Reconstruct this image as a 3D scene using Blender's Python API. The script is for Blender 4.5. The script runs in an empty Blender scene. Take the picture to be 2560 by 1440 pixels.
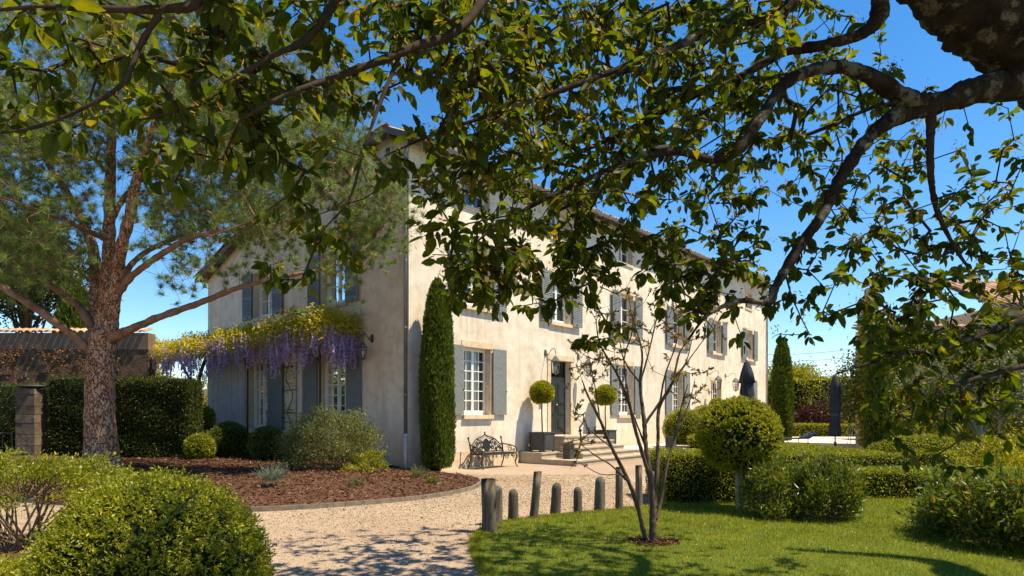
import bpy, math, random
import numpy as np
from mathutils import Vector, Matrix
random.seed(11)
rng = np.random.default_rng(11)
sc = bpy.context.scene
COL = sc.collection
R = math.radians

# ------------------------------------------------------------------ camera, sky, sun, exposure
F, CX, HY, EYE = 1600.0, 1280.0, 1037.0, 1.65
cam = bpy.data.cameras.new('camera')
cam.sensor_width = 36.0; cam.lens = F / 2560 * 36; cam.shift_y = (HY - 720) / 2560
cam.clip_end = 3000; cam.clip_start = 0.05
cam_o = bpy.data.objects.new('camera', cam); COL.objects.link(cam_o)
cam_o.location = (0, 0, EYE); cam_o.rotation_euler = (R(90), 0, 0)
sc.camera = cam_o
TOSUN = Vector((1.0, -0.20, 2.05)).normalized()
SUN_EL = math.asin(TOSUN.z); SUN_AZ = math.atan2(TOSUN.x, TOSUN.y)
w = bpy.data.worlds.new('World'); sc.world = w; w.use_nodes = True
nt = w.node_tree; bg = nt.nodes['Background']
sky = nt.nodes.new('ShaderNodeTexSky'); sky.sky_type = 'NISHITA'; sky.sun_disc = False
sky.sun_elevation = SUN_EL; sky.sun_rotation = SUN_AZ
sky.altitude = 300; sky.air_density = 1.0; sky.dust_density = 0.0; sky.ozone_density = 2.0
hs = nt.nodes.new('ShaderNodeHueSaturation'); hs.inputs['Saturation'].default_value = 1.33; hs.inputs['Hue'].default_value = 0.5; hs.inputs['Value'].default_value = 0.92
nt.links.new(sky.outputs[0], hs.inputs['Color']); nt.links.new(hs.outputs[0], bg.inputs[0])
bg.inputs[1].default_value = 0.116
sl = bpy.data.lights.new('sun', 'SUN'); sl.energy = 5.0; sl.angle = R(0.53); sl.color = (1.0, 0.86, 0.62)
so = bpy.data.objects.new('sun', sl); COL.objects.link(so)
so.rotation_euler = TOSUN.to_track_quat('Z', 'Y').to_euler(); so.location = (30, 10, 40)
sc.view_settings.view_transform = 'Standard'; sc.view_settings.look = 'None'
sc.view_settings.exposure = 0.95; sc.view_settings.gamma = 1.0; sc.view_settings.use_curve_mapping = False
sc.render.engine = 'CYCLES'
sc.cycles.max_bounces = 7; sc.cycles.transparent_max_bounces = 10; sc.cycles.transmission_bounces = 6

# ------------------------------------------------------------------ coordinates
def at(px, py, Y): return Vector(((px - CX) / F * Y, Y, EYE - (py - HY) / F * Y))
def gr(px, py, z=0.0):
    Y = (EYE - z) * F / (py - HY); return Vector(((px - CX) / F * Y, Y, z))
HA = R(50.5); HC, HS = math.cos(HA), math.sin(HA); C0 = (-2.92, 18.1)
def hw(x, y, z=0.0): return Vector((C0[0] + x * HC - y * HS, C0[1] + x * HS + y * HC, z))

# ------------------------------------------------------------------ materials
MATS = {}
def new_mat(name):
    m = bpy.data.materials.new(name); m.use_nodes = True; MATS[name] = m
    return m, m.node_tree.nodes, m.node_tree.links, m.node_tree.nodes['Principled BSDF']
def ramp(N, stops):
    r = N.new('ShaderNodeValToRGB'); e = r.color_ramp.elements
    while len(e) < len(stops): e.new(0.5)
    for q, (p, c) in zip(e, stops): q.position = p; q.color = (*c, 1)
    return r
def noise(N, L, scale, detail=5, rough=0.6, vec=None, stretch=None, obj=True):
    n = N.new('ShaderNodeTexNoise'); n.inputs['Scale'].default_value = scale
    n.inputs['Detail'].default_value = detail; n.inputs['Roughness'].default_value = rough
    tc = N.new('ShaderNodeTexCoord'); src = tc.outputs['Object']
    if stretch:
        mp = N.new('ShaderNodeMapping'); mp.inputs['Scale'].default_value = stretch
        L.new(src, mp.inputs[0]); src = mp.outputs[0]
    L.new(src, n.inputs['Vector']); return n
def mixc(N, L, fac, a, b, mode='MIX'):
    m = N.new('ShaderNodeMix'); m.data_type = 'RGBA'; m.blend_type = mode
    for sock, v in ((m.inputs[0], fac), (m.inputs[6], a), (m.inputs[7], b)):
        if hasattr(v, 'is_linked'): L.new(v, sock)
        elif isinstance(v, (int, float)): sock.default_value = v
        else: sock.default_value = (*v, 1)
    return m.outputs[2]
def bump(N, L, bs, h, strength, dist=0.02):
    b = N.new('ShaderNodeBump'); b.inputs['Strength'].default_value = strength; b.inputs['Distance'].default_value = dist
    L.new(h, b.inputs['Height']); L.new(b.outputs[0], bs.inputs['Normal'])
def simple(name, c1, c2, scale=8, rough=0.7, bmp=0.2, dist=0.01, metal=0.0, stretch=None, spec=0.4, detail=6, island=0.0):
    m, N, L, bs = new_mat(name)
    n = noise(N, L, scale, detail, 0.6, stretch=stretch)
    r = ramp(N, [(0.3, c1), (0.7, c2)]); L.new(n.outputs['Fac'], r.inputs[0])
    col = r.outputs[0]
    if island:
        g = N.new('ShaderNodeObjectInfo'); hv = N.new('ShaderNodeHueSaturation')
        mr = N.new('ShaderNodeMapRange'); mr.inputs[3].default_value = 1 - island; mr.inputs[4].default_value = 1 + island
        L.new(g.outputs['Random'], mr.inputs[0]); L.new(mr.outputs[0], hv.inputs['Value']); L.new(col, hv.inputs['Color']); col = hv.outputs[0]
    L.new(col, bs.inputs['Base Color']); bs.inputs['Roughness'].default_value = rough
    bs.inputs['Metallic'].default_value = metal; bs.inputs['Specular IOR Level'].default_value = spec
    if bmp:
        n2 = noise(N, L, scale * 4, 6, 0.7, stretch=stretch); bump(N, L, bs, n2.outputs['Fac'], bmp, dist)
    return m
def leafmat(name, stops, trans, tfac=0.35, rough=0.5, spec=0.35, per_object=False):
    m, N, L, bs = new_mat(name)
    g = N.new('ShaderNodeNewGeometry'); oi = N.new('ShaderNodeObjectInfo')
    r = ramp(N, stops); L.new(oi.outputs['Random'] if per_object else g.outputs['Random Per Island'], r.inputs[0])
    nz = noise(N, L, 2.2, 3, 0.6); rr = ramp(N, [(0.35, (0.72, 0.76, 0.72)), (0.65, (1.15, 1.1, 1.0))]); L.new(nz.outputs['Fac'], rr.inputs[0])
    col = mixc(N, L, 1.0, r.outputs[0], rr.outputs[0], 'MULTIPLY')
    L.new(col, bs.inputs['Base Color']); bs.inputs['Roughness'].default_value = rough; bs.inputs['Specular IOR Level'].default_value = spec
    t = N.new('ShaderNodeBsdfTranslucent'); tc = mixc(N, L, 1.0, col, trans, 'MULTIPLY'); L.new(tc, t.inputs[0])
    mx = N.new('ShaderNodeMixShader'); mx.inputs[0].default_value = tfac
    L.new(bs.outputs[0], mx.inputs[1]); L.new(t.outputs[0], mx.inputs[2]); L.new(mx.outputs[0], N['Material Output'].inputs[0])
    return m

def plaster(name, c1, c2, c3):
    m, N, L, bs = new_mat(name)
    n1 = noise(N, L, 0.45, 8, 0.65); n2 = noise(N, L, 2.2, 8, 0.7); n3 = noise(N, L, 1.2, 7, 0.65, stretch=(1.6, 1.6, 0.16))
    r1 = ramp(N, [(0.32, c1), (0.5, c2), (0.68, c3)]); L.new(n1.outputs['Fac'], r1.inputs[0])
    r2 = ramp(N, [(0.36, (0.80, 0.76, 0.70)), (0.55, (1, 1, 1)), (0.75, (1.06, 1.05, 1.03))]); L.new(n2.outputs['Fac'], r2.inputs[0])
    r3 = ramp(N, [(0.30, (0.82, 0.74, 0.64)), (0.5, (1, 1, 1))]); L.new(n3.outputs['Fac'], r3.inputs[0])
    c = mixc(N, L, 0.9, r1.outputs[0], r2.outputs[0], 'MULTIPLY'); c = mixc(N, L, 0.75, c, r3.outputs[0], 'MULTIPLY')
    # splash dirt low on the wall and rain streaks, both broken up by noise
    gc = N.new('ShaderNodeTexCoord'); sx = N.new('ShaderNodeSeparateXYZ'); L.new(gc.outputs['Object'], sx.inputs[0])
    mr = N.new('ShaderNodeMapRange'); mr.inputs[1].default_value = 1.1; mr.inputs[2].default_value = 0.1; L.new(sx.outputs['Z'], mr.inputs[0])
    n6 = noise(N, L, 1.7, 8, 0.75); mm = N.new('ShaderNodeMath'); mm.operation = 'MULTIPLY'; L.new(mr.outputs[0], mm.inputs[0]); L.new(n6.outputs['Fac'], mm.inputs[1])
    c = mixc(N, L, mm.outputs[0], c, (0.36, 0.28, 0.19))
    n7 = noise(N, L, 3.0, 6, 0.7, stretch=(2.5, 2.5, 0.12)); r7 = ramp(N, [(0.60, (1, 1, 1)), (0.70, (0.80, 0.74, 0.66))]); L.new(n7.outputs['Fac'], r7.inputs[0]); c = mixc(N, L, 0.8, c, r7.outputs[0], 'MULTIPLY')
    # rusty drip marks under the first floor sills
    def mth(op, a_, b_=None):
        q = N.new('ShaderNodeMath'); q.operation = op
        for k_, v_ in enumerate((a_, b_)):
            if v_ is None: continue
            if hasattr(v_, 'is_linked'): L.new(v_, q.inputs[k_])
            else: q.inputs[k_].default_value = v_
        return q.outputs[0]
    du = mth('MULTIPLY', mth('ABSOLUTE', mth('SUBTRACT', mth('FRACT', mth('DIVIDE', mth('ADD', sx.outputs['X'], -0.24), 4.93)), 0.5)), 4.93)
    mu = N.new('ShaderNodeMapRange'); mu.inputs[1].default_value = 0.95; mu.inputs[2].default_value = 0.45; L.new(du, mu.inputs[0])
    mz = N.new('ShaderNodeMapRange'); mz.inputs[1].default_value = 3.6; mz.inputs[2].default_value = 4.95; L.new(sx.outputs['Z'], mz.inputs[0])
    cut = mth('LESS_THAN', sx.outputs['Z'], 4.96); n8 = noise(N, L, 2.6, 5, 0.7, stretch=(3.0, 3.0, 0.10)); r8 = ramp(N, [(0.44, (0, 0, 0)), (0.62, (1, 1, 1))]); L.new(n8.outputs['Fac'], r8.inputs[0])
    ms = mth('MULTIPLY', mth('MULTIPLY', mth('MULTIPLY', mu.outputs[0], mz.outputs[0]), cut), r8.outputs[0])
    c = mixc(N, L, mth('MULTIPLY', ms, 0.75), c, (0.40, 0.29, 0.18))
    L.new(c, bs.inputs['Base Color']); bs.inputs['Roughness'].default_value = 0.92; bs.inputs['Specular IOR Level'].default_value = 0.15
    n4 = noise(N, L, 14, 8, 0.75); bump(N, L, bs, n4.outputs['Fac'], 0.35, 0.02)
plaster('plaster', (0.62, 0.54, 0.43), (0.70, 0.625, 0.515), (0.75, 0.68, 0.575))
plaster('shade_lifted_plaster', (0.78, 0.62, 0.46), (0.83, 0.685, 0.525), (0.85, 0.72, 0.57))  # peachier plaster, also lightened in colour to lift the shaded gable
simple('stone', (0.50, 0.38, 0.24), (0.68, 0.55, 0.39), 5, 0.85, 0.3, spec=0.2)
simple('step_stone', (0.34, 0.27, 0.19), (0.47, 0.39, 0.29), 4, 0.85, 0.3, spec=0.2)
simple('rubble', (0.07, 0.045, 0.028), (0.20, 0.14, 0.085), 3.0, 0.95, 0.9, 0.05, spec=0.1)  # rubble colour darkened to stand for tree shade on the wall
simple('rubble_band', (0.15, 0.105, 0.07), (0.24, 0.175, 0.12), 3, 0.9, 0.3, spec=0.1)  # band colour darkened too, for the same tree shade
simple('pillar_stone', (0.075, 0.055, 0.04), (0.19, 0.15, 0.11), 3.5, 0.9, 0.6, 0.03, spec=0.15, island=0.3)  # stone colour darkened to stand for the pine's shade
simple('shutter_paint', (0.150, 0.165, 0.160), (0.195, 0.210, 0.202), 3, 0.55, 0.1, spec=0.35, stretch=(1, 1, 4))
simple('window_paint', (0.74, 0.72, 0.66), (0.82, 0.80, 0.75), 6, 0.45, 0.05)
simple('old_white_wood', (0.38, 0.36, 0.32), (0.62, 0.60, 0.55), 5, 0.8, 0.5, stretch=(4, 4, 0.5))
simple('door_paint', (0.020, 0.026, 0.026), (0.032, 0.040, 0.039), 4, 0.4, 0.08)
simple('planter_paint', (0.035, 0.040, 0.042), (0.055, 0.060, 0.062), 4, 0.5, 0.08)
simple('iron', (0.012, 0.012, 0.013), (0.03, 0.03, 0.032), 20, 0.45, 0.2, metal=0.3)
simple('lantern_metal', (0.10, 0.095, 0.085), (0.18, 0.17, 0.15), 15, 0.5, 0.15, metal=0.6)
simple('zinc', (0.20, 0.22, 0.24), (0.32, 0.34, 0.36), 6, 0.45, 0.1, metal=0.7, stretch=(1, 1, 0.2))
simple('cast_white', (0.55, 0.50, 0.44), (0.68, 0.63, 0.56), 6, 0.6, 0.1)
simple('brass', (0.45, 0.22, 0.08), (0.5, 0.26, 0.1), 10, 0.35, 0, metal=0.8)
simple('tile', (0.34, 0.17, 0.10), (0.56, 0.36, 0.24), 7, 0.9, 0.4, 0.01, spec=0.15, island=0.3)
simple('roof_wood', (0.10, 0.085, 0.07), (0.19, 0.165, 0.14), 6, 0.85, 0.3, stretch=(1, 1, 3))
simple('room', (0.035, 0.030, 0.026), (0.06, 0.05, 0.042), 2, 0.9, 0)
simple('curtain', (0.55, 0.52, 0.46), (0.68, 0.66, 0.60), 9, 0.9, 0.2, stretch=(6, 6, 0.2))
simple('bollard_wood', (0.045, 0.036, 0.027), (0.19, 0.155, 0.115), 7, 0.85, 0.8, 0.015, stretch=(5, 5, 0.5), spec=0.25, island=0.25)
simple('edging', (0.12, 0.10, 0.075), (0.24, 0.195, 0.145), 9, 0.85, 0.4)
simple('umbrella_cloth', (0.022, 0.027, 0.036), (0.042, 0.048, 0.060), 3, 0.8, 0.15, spec=0.2)
simple('steel_pale', (0.5, 0.5, 0.5), (0.62, 0.62, 0.6), 8, 0.5, 0.05, metal=0.2)
simple('twig_bark', (0.022, 0.015, 0.010), (0.06, 0.045, 0.032), 18, 0.9, 0.4, spec=0.15)
simple('shrub_stem', (0.10, 0.065, 0.04), (0.20, 0.14, 0.09), 18, 0.9, 0.4, spec=0.15)
simple('young_bark', (0.050, 0.036, 0.025), (0.135, 0.10, 0.068), 9, 0.85, 0.5, 0.01, stretch=(3, 3, 0.7), spec=0.2)
simple('pale_bark', (0.22, 0.18, 0.14), (0.36, 0.31, 0.25), 9, 0.85, 0.5, 0.01, stretch=(4, 4, 0.6), spec=0.2)
simple('leaf_core', (0.006, 0.010, 0.004), (0.013, 0.020, 0.007), 10, 0.95, 0.5, spec=0.05)  # near-black solid core added inside clipped foliage to block light
simple('terrace_paving', (0.52, 0.45, 0.36), (0.66, 0.59, 0.49), 2.5, 0.9, 0.2, spec=0.2)
simple('cable', (0.10, 0.10, 0.11), (0.12, 0.12, 0.13), 3, 0.6, 0)

def bark_main():
    m, N, L, bs = new_mat('lichen_bark')
    n = noise(N, L, 6, 8, 0.7, stretch=(1.2, 1.2, 1)); r = ramp(N, [(0.35, (0.016, 0.012, 0.009)), (0.62, (0.052, 0.041, 0.030))]); L.new(n.outputs['Fac'], r.inputs[0])
    v = noise(N, L, 4.2, 9, 0.72); r2 = ramp(N, [(0.53, (0, 0, 0)), (0.60, (1, 1, 1))]); L.new(v.outputs['Fac'], r2.inputs[0])
    c = mixc(N, L, r2.outputs[0], r.outputs[0], (0.16, 0.15, 0.11)); L.new(c, bs.inputs['Base Color'])
    bs.inputs['Roughness'].default_value = 0.95; bs.inputs['Specular IOR Level'].default_value = 0.1
    n2 = noise(N, L, 22, 9, 0.75); bump(N, L, bs, n2.outputs['Fac'], 0.9, 0.03)
bark_main()
def bark_pine():
    m, N, L, bs = new_mat('pine_bark')
    vo = N.new('ShaderNodeTexVoronoi'); vo.feature = 'DISTANCE_TO_EDGE'; vo.inputs['Scale'].default_value = 5.0
    tc = N.new('ShaderNodeTexCoord'); mp = N.new('ShaderNodeMapping'); mp.inputs['Scale'].default_value = (3.4, 3.4, 0.75)
    nz = noise(N, L, 4, 4, 0.6); va = N.new('ShaderNodeVectorMath'); va.operation = 'MULTIPLY_ADD'; va.inputs[1].default_value = (0.35, 0.35, 0.35)
    L.new(nz.outputs['Color'], va.inputs[0]); L.new(tc.outputs['Object'], va.inputs[2]); L.new(va.outputs[0], mp.inputs[0]); L.new(mp.outputs[0], vo.inputs['Vector'])
    n = noise(N, L, 5, 8, 0.7, stretch=(1, 1, 0.4)); r = ramp(N, [(0.36, (0.52, 0.22, 0.095)), (0.48, (0.46, 0.26, 0.16)), (0.7, (0.54, 0.36, 0.25))]); L.new(n.outputs['Fac'], r.inputs[0])
    e = ramp(N, [(0.0, (0.36, 0.24, 0.17)), (0.12, (1, 1, 1))]); L.new(vo.outputs['Distance'], e.inputs[0])
    c = mixc(N, L, 1.0, r.outputs[0], e.outputs[0], 'MULTIPLY'); L.new(c, bs.inputs['Base Color']); bs.inputs['Roughness'].default_value = 0.95; bs.inputs['Specular IOR Level'].default_value = 0.1
    ad = N.new('ShaderNodeMath'); ad.operation = 'MULTIPLY_ADD'; ad.inputs[1].default_value = 0.25; L.new(n.outputs['Fac'], ad.inputs[0]); L.new(e.outputs[0], ad.inputs[2])
    bump(N, L, bs, ad.outputs[0], 1.0, 0.05)
bark_pine()
simple('pine_limb', (0.15, 0.075, 0.042), (0.31, 0.19, 0.12), 5, 0.9, 0.8, 0.02, stretch=(1, 1, 0.6), spec=0.1)
def gravel():
    m, N, L, bs = new_mat('gravel')
    n1 = noise(N, L, 0.35, 6, 0.6); n2 = noise(N, L, 60, 4, 0.8); n3 = noise(N, L, 7, 6, 0.7)
    r1 = ramp(N, [(0.35, (0.29, 0.218, 0.158)), (0.65, (0.365, 0.288, 0.218))]); L.new(n1.outputs['Fac'], r1.inputs[0])
    r2 = ramp(N, [(0.30, (0.62, 0.57, 0.50)), (0.48, (1, 1, 1)), (0.7, (1.08, 1.07, 1.05))]); L.new(n2.outputs['Fac'], r2.inputs[0])
    r3 = ramp(N, [(0.3, (0.80, 0.77, 0.72)), (0.6, (1.03, 1.03, 1.03))]); L.new(n3.outputs['Fac'], r3.inputs[0])
    c = mixc(N, L, 0.8, r1.outputs[0], r2.outputs[0], 'MULTIPLY'); c = mixc(N, L, 0.8, c, r3.outputs[0], 'MULTIPLY'); L.new(c, bs.inputs['Base Color'])
    bs.inputs['Roughness'].default_value = 0.95; bs.inputs['Specular IOR Level'].default_value = 0.1
    vo = N.new('ShaderNodeTexVoronoi'); vo.inputs['Scale'].default_value = 55; tc = N.new('ShaderNodeTexCoord'); L.new(tc.outputs['Object'], vo.inputs['Vector'])
    bump(N, L, bs, vo.outputs['Distance'], 0.5, 0.008)
gravel()
simple('soil', (0.07, 0.036, 0.022), (0.13, 0.072, 0.045), 6, 0.95, 0.9, 0.03, spec=0.05)
simple('lawn_soil', (0.060, 0.085, 0.014), (0.11, 0.145, 0.024), 2.5, 0.95, 0.6, 0.03, spec=0.05)
simple('far_ground', (0.10, 0.10, 0.05), (0.20, 0.18, 0.10), 0.2, 0.95, 0.2, spec=0.05)
def pane_mat():
    m, N, L, bs = new_mat('glass')
    g = N.new('ShaderNodeBsdfGlossy'); g.inputs['Roughness'].default_value = 0.02; g.inputs[0].default_value = (0.95, 0.97, 1, 1)
    t = N.new('ShaderNodeBsdfTransparent'); t.inputs[0].default_value = (0.80, 0.84, 0.84, 1)
    fr = N.new('ShaderNodeFresnel'); fr.inputs[0].default_value = 1.5
    ad = N.new('ShaderNodeMath'); ad.operation = 'ADD'; ad.inputs[1].default_value = 0.06; L.new(fr.outputs[0], ad.inputs[0])
    mx = N.new('ShaderNodeMixShader'); L.new(ad.outputs[0], mx.inputs[0]); L.new(t.outputs[0], mx.inputs[1]); L.new(g.outputs[0], mx.inputs[2])
    L.new(mx.outputs[0], N['Material Output'].inputs[0])
pane_mat()
leafmat('canopy_leaf', [(0, (0.028, 0.048, 0.003)), (0.5, (0.051, 0.079, 0.004)), (0.85, (0.090, 0.109, 0.005)), (1, (0.154, 0.121, 0.008))], (2.7, 2.5, 0.8), 0.45, 0.5, 0.2)
leafmat('canopy_leaf_single', [(0, (0.028, 0.048, 0.003)), (0.5, (0.051, 0.079, 0.004)), (0.9, (0.090, 0.109, 0.005)), (1, (0.128, 0.116, 0.008))], (2.7, 2.5, 0.8), 0.45, 0.5, 0.2, per_object=True)
leafmat('catkin', [(0, (0.26, 0.13, 0.03)), (0.6, (0.34, 0.24, 0.05)), (1, (0.30, 0.30, 0.06))], (1.8, 1.5, 0.8), 0.4, 0.7, 0.1)
leafmat('needles', [(0, (0.093, 0.150, 0.034)), (0.6, (0.176, 0.245, 0.055)), (0.93, (0.268, 0.328, 0.070)), (1, (0.469, 0.420, 0.101))], (1.5, 1.5, 1.0), 0.16, 0.5, 0.3)
leafmat('box_leaf', [(0, (0.117, 0.147, 0.008)), (0.6, (0.205, 0.233, 0.012)), (1, (0.371, 0.345, 0.020))], (1.9, 1.8, 0.6), 0.35, 0.42, 0.4)
leafmat('box_dark', [(0, (0.051, 0.080, 0.008)), (0.6, (0.093, 0.131, 0.012)), (1, (0.170, 0.200, 0.020))], (1.8, 1.8, 0.7), 0.3, 0.45, 0.35)
leafmat('gold_box', [(0, (0.150, 0.175, 0.010)), (0.6, (0.247, 0.275, 0.016)), (1, (0.376, 0.351, 0.025))], (1.8, 1.6, 0.6), 0.35, 0.45, 0.35)
leafmat('yew', [(0, (0.028, 0.042, 0.008)), (0.6, (0.053, 0.071, 0.013)), (1, (0.107, 0.117, 0.026))], (1.6, 1.6, 0.8), 0.25, 0.5, 0.3)
leafmat('cypress', [(0, (0.054, 0.083, 0.010)), (0.6, (0.099, 0.141, 0.015)), (1, (0.180, 0.208, 0.025))], (1.6, 1.7, 0.7), 0.25, 0.55, 0.25)
leafmat('wisteria_leaf', [(0, (0.331, 0.296, 0.020)), (0.5, (0.515, 0.448, 0.030)), (0.88, (0.662, 0.557, 0.050)), (1, (0.386, 0.215, 0.060))], (1.3, 1.25, 0.6), 0.35, 0.5, 0.3)
leafmat('wisteria_bloom', [(0, (0.338, 0.266, 0.510)), (0.5, (0.520, 0.432, 0.643)), (1, (0.722, 0.632, 0.775))], (1.3, 1.2, 1.5), 0.3, 0.6, 0.2)
leafmat('sage_leaf', [(0, (0.083, 0.102, 0.032)), (0.6, (0.162, 0.181, 0.063)), (0.95, (0.244, 0.251, 0.099)), (1, (0.313, 0.213, 0.072))], (1.5, 1.4, 0.8), 0.3, 0.5, 0.3)
leafmat('silver_leaf', [(0, (0.13, 0.16, 0.12)), (1, (0.26, 0.30, 0.23))], (1.2, 1.3, 1.0), 0.25, 0.6, 0.2)
leafmat('laurel', [(0, (0.060, 0.093, 0.011)), (0.6, (0.122, 0.158, 0.018)), (0.93, (0.204, 0.217, 0.028)), (1, (0.374, 0.195, 0.044))], (1.7, 1.7, 0.7), 0.32, 0.34, 0.5)
leafmat('olive_leaf', [(0, (0.10, 0.115, 0.055)), (1, (0.21, 0.215, 0.115))], (1.3, 1.3, 0.8), 0.3, 0.5, 0.3)
leafmat('ivy_leaf', [(0, (0.118, 0.145, 0.010)), (0.6, (0.234, 0.241, 0.016)), (1, (0.406, 0.344, 0.030))], (1.8, 1.7, 0.6), 0.38, 0.45, 0.35)
leafmat('plum_leaf', [(0, (0.030, 0.010, 0.012)), (1, (0.075, 0.028, 0.028))], (1.6, 1.0, 1.0), 0.3, 0.5, 0.3)
leafmat('spring_tuft', [(0, (0.132, 0.100, 0.030)), (0.6, (0.220, 0.170, 0.045)), (1, (0.286, 0.150, 0.050))], (1.6, 1.5, 0.7), 0.35, 0.5, 0.3)
leafmat('rust_leaf', [(0, (0.14, 0.06, 0.02)), (0.7, (0.30, 0.14, 0.05)), (1, (0.20, 0.16, 0.04))], (1.6, 1.2, 0.7), 0.35, 0.5, 0.2)
leafmat('grass_blade', [(0, (0.121, 0.155, 0.007)), (0.6, (0.230, 0.254, 0.012)), (0.95, (0.350, 0.320, 0.020)), (1, (0.614, 0.405, 0.090))], (1.7, 1.7, 0.6), 0.35, 0.5, 0.3)
leafmat('bark_chip', [(0, (0.043, 0.018, 0.011)), (0.6, (0.108, 0.050, 0.028)), (0.95, (0.187, 0.101, 0.064)), (1, (0.302, 0.224, 0.165))], (1, 1, 1), 0.0, 0.9, 0.1)
leafmat('pebble', [(0, (0.230, 0.158, 0.096)), (0.6, (0.357, 0.266, 0.168)), (0.95, (0.459, 0.365, 0.264)), (1, (0.085, 0.062, 0.044))], (1, 1, 1), 0.0, 0.9, 0.15)
leafmat('daisy', [(0, (0.6, 0.6, 0.5)), (1, (0.75, 0.75, 0.7))], (1, 1, 1), 0.1, 0.8, 0.1)

# ------------------------------------------------------------------ object helpers
def link(name, me, parent=None):
    o = bpy.data.objects.new(name, me); COL.objects.link(o)
    if parent is not None: o.parent = parent
    return o
def tag(o, label=None, cat=None, group=None, kind=None):
    if label: o['label'] = label
    if cat: o['category'] = cat
    if group: o['group'] = group
    if kind: o['kind'] = kind
    return o
def empty(name, loc, label, cat, rz=0.0, group=None):
    o = bpy.data.objects.new(name, None); COL.objects.link(o); o.location = loc; o.rotation_euler = (0, 0, rz)
    o.empty_display_size = 0.2
    return tag(o, label, cat, group)
def npmesh(name, V, faces, mats, smooth=False, midx=None):
    """faces: list of int arrays (m,k); mats: material name or list"""
    me = bpy.data.meshes.new(name); V = np.asarray(V, dtype=np.float32)
    me.vertices.add(len(V)); me.vertices.foreach_set('co', V.ravel())
    nl = sum(f.size for f in faces); nf = sum(len(f) for f in faces)
    me.loops.add(nl); me.polygons.add(nf)
    me.loops.foreach_set('vertex_index', np.concatenate([f.ravel() for f in faces]).astype(np.int32))
    tot = np.concatenate([np.full(len(f), f.shape[1], np.int32) for f in faces]); st = np.zeros(nf, np.int32); st[1:] = np.cumsum(tot)[:-1]
    me.polygons.foreach_set('loop_start', st)
    if midx is not None: me.polygons.foreach_set('material_index', np.concatenate([np.full(len(f), i, np.int32) for f, i in zip(faces, midx)]))
    if smooth: me.polygons.foreach_set('use_smooth', np.ones(nf, bool))
    for mn in ([mats] if isinstance(mats, str) else mats): me.materials.append(MATS[mn])
    me.update(calc_edges=True); return me
def unit(v): return v / np.maximum(np.linalg.norm(v, axis=-1, keepdims=True), 1e-9)
def frames(d, roll=None):
    y = unit(d); up = np.tile([0.0, 0.0, 1.0], (len(y), 1)); bad = np.abs(y[:, 2]) > 0.97; up[bad] = [1, 0, 0]
    x = unit(np.cross(y, up)); z = np.cross(x, y)
    if roll is not None:
        c, s = np.cos(roll)[:, None], np.sin(roll)[:, None]; x, z = x * c + z * s, z * c - x * s
    return x, y, z
def inst(tmpl, pos, d, roll, L, W=None, T=None):
    tv, tf = tmpl; W = L if W is None else W; T = W if T is None else T
    x, y, z = frames(d, roll); n = len(pos); k = len(tv)
    V = pos[:, None, :] + (x * np.reshape(W, (-1, 1)))[:, None, :] * tv[None, :, 0:1] + (y * np.reshape(L, (-1, 1)))[:, None, :] * tv[None, :, 1:2] + (z * np.reshape(T, (-1, 1)))[:, None, :] * tv[None, :, 2:3]
    off = (np.arange(n) * k)[:, None, None]
    return V.reshape(-1, 3), [(f[None] + off).reshape(-1, f.shape[1]) for f in tf]
def joinparts(parts):
    V = []; by = []; o = 0
    for v, fs in parts:
        V.append(v); by += [f + o for f in fs]; o += len(v)
    return np.concatenate(V), by
A = np.array
LEAF2 = (A([[0, 0, 0], [-.5, .45, .12], [0, 1, -.05], [.5, .45, .12]], float), [A([[0, 3, 2], [0, 2, 1]])])
NEEDLE = (A([[-.5, 0, 0], [.5, 0, 0], [0, 1, 0]], float), [A([[0, 1, 2]])])
CHIP = (A([[-.5, 0, 0], [.5, .05, .1], [.4, 1, -.05], [-.45, .95, .1]], float), [A([[0, 1, 2, 3]])])
OCTA = (A([[0, 0, .7], [1, 0, 0], [0, 1, 0], [-1, 0, 0], [0, -1, 0], [0, 0, -.7]], float), [A([[0, 1, 2], [0, 2, 3], [0, 3, 4], [0, 4, 1], [5, 2, 1], [5, 3, 2], [5, 4, 3], [5, 1, 4]])])
def bigleaf(droop=0.25, fold=0.10, wav=0.0):
    ts = [0.0, 0.16, 0.42, 0.72, 1.0]; ws = [0.02, 0.30, 0.5, 0.40, 0.0]; v = []
    for t, wd in zip(ts, ws):
        z = -droop * t * t + wav * math.sin(t * 6)
        if wd == 0.0: v.append((0, t, z)); continue
        v += [(-wd, t, z + fold * wd), (0, t, z - fold * wd * .6), (wd, t, z + fold * wd)]
    q = []
    for i in range(3):
        a = i * 3; b = a + 3; q += [[a, a + 1, b + 1, b], [a + 1, a + 2, b + 2, b + 1]]
    return A(v, float), [A(q), A([[9, 10, 12], [10, 11, 12]])]
BIGS = [bigleaf(.35, .35), bigleaf(.10, .55, .05), bigleaf(.60, .2, -.03)]
def rdirs(n): return unit(rng.normal(size=(n, 3)))

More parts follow.
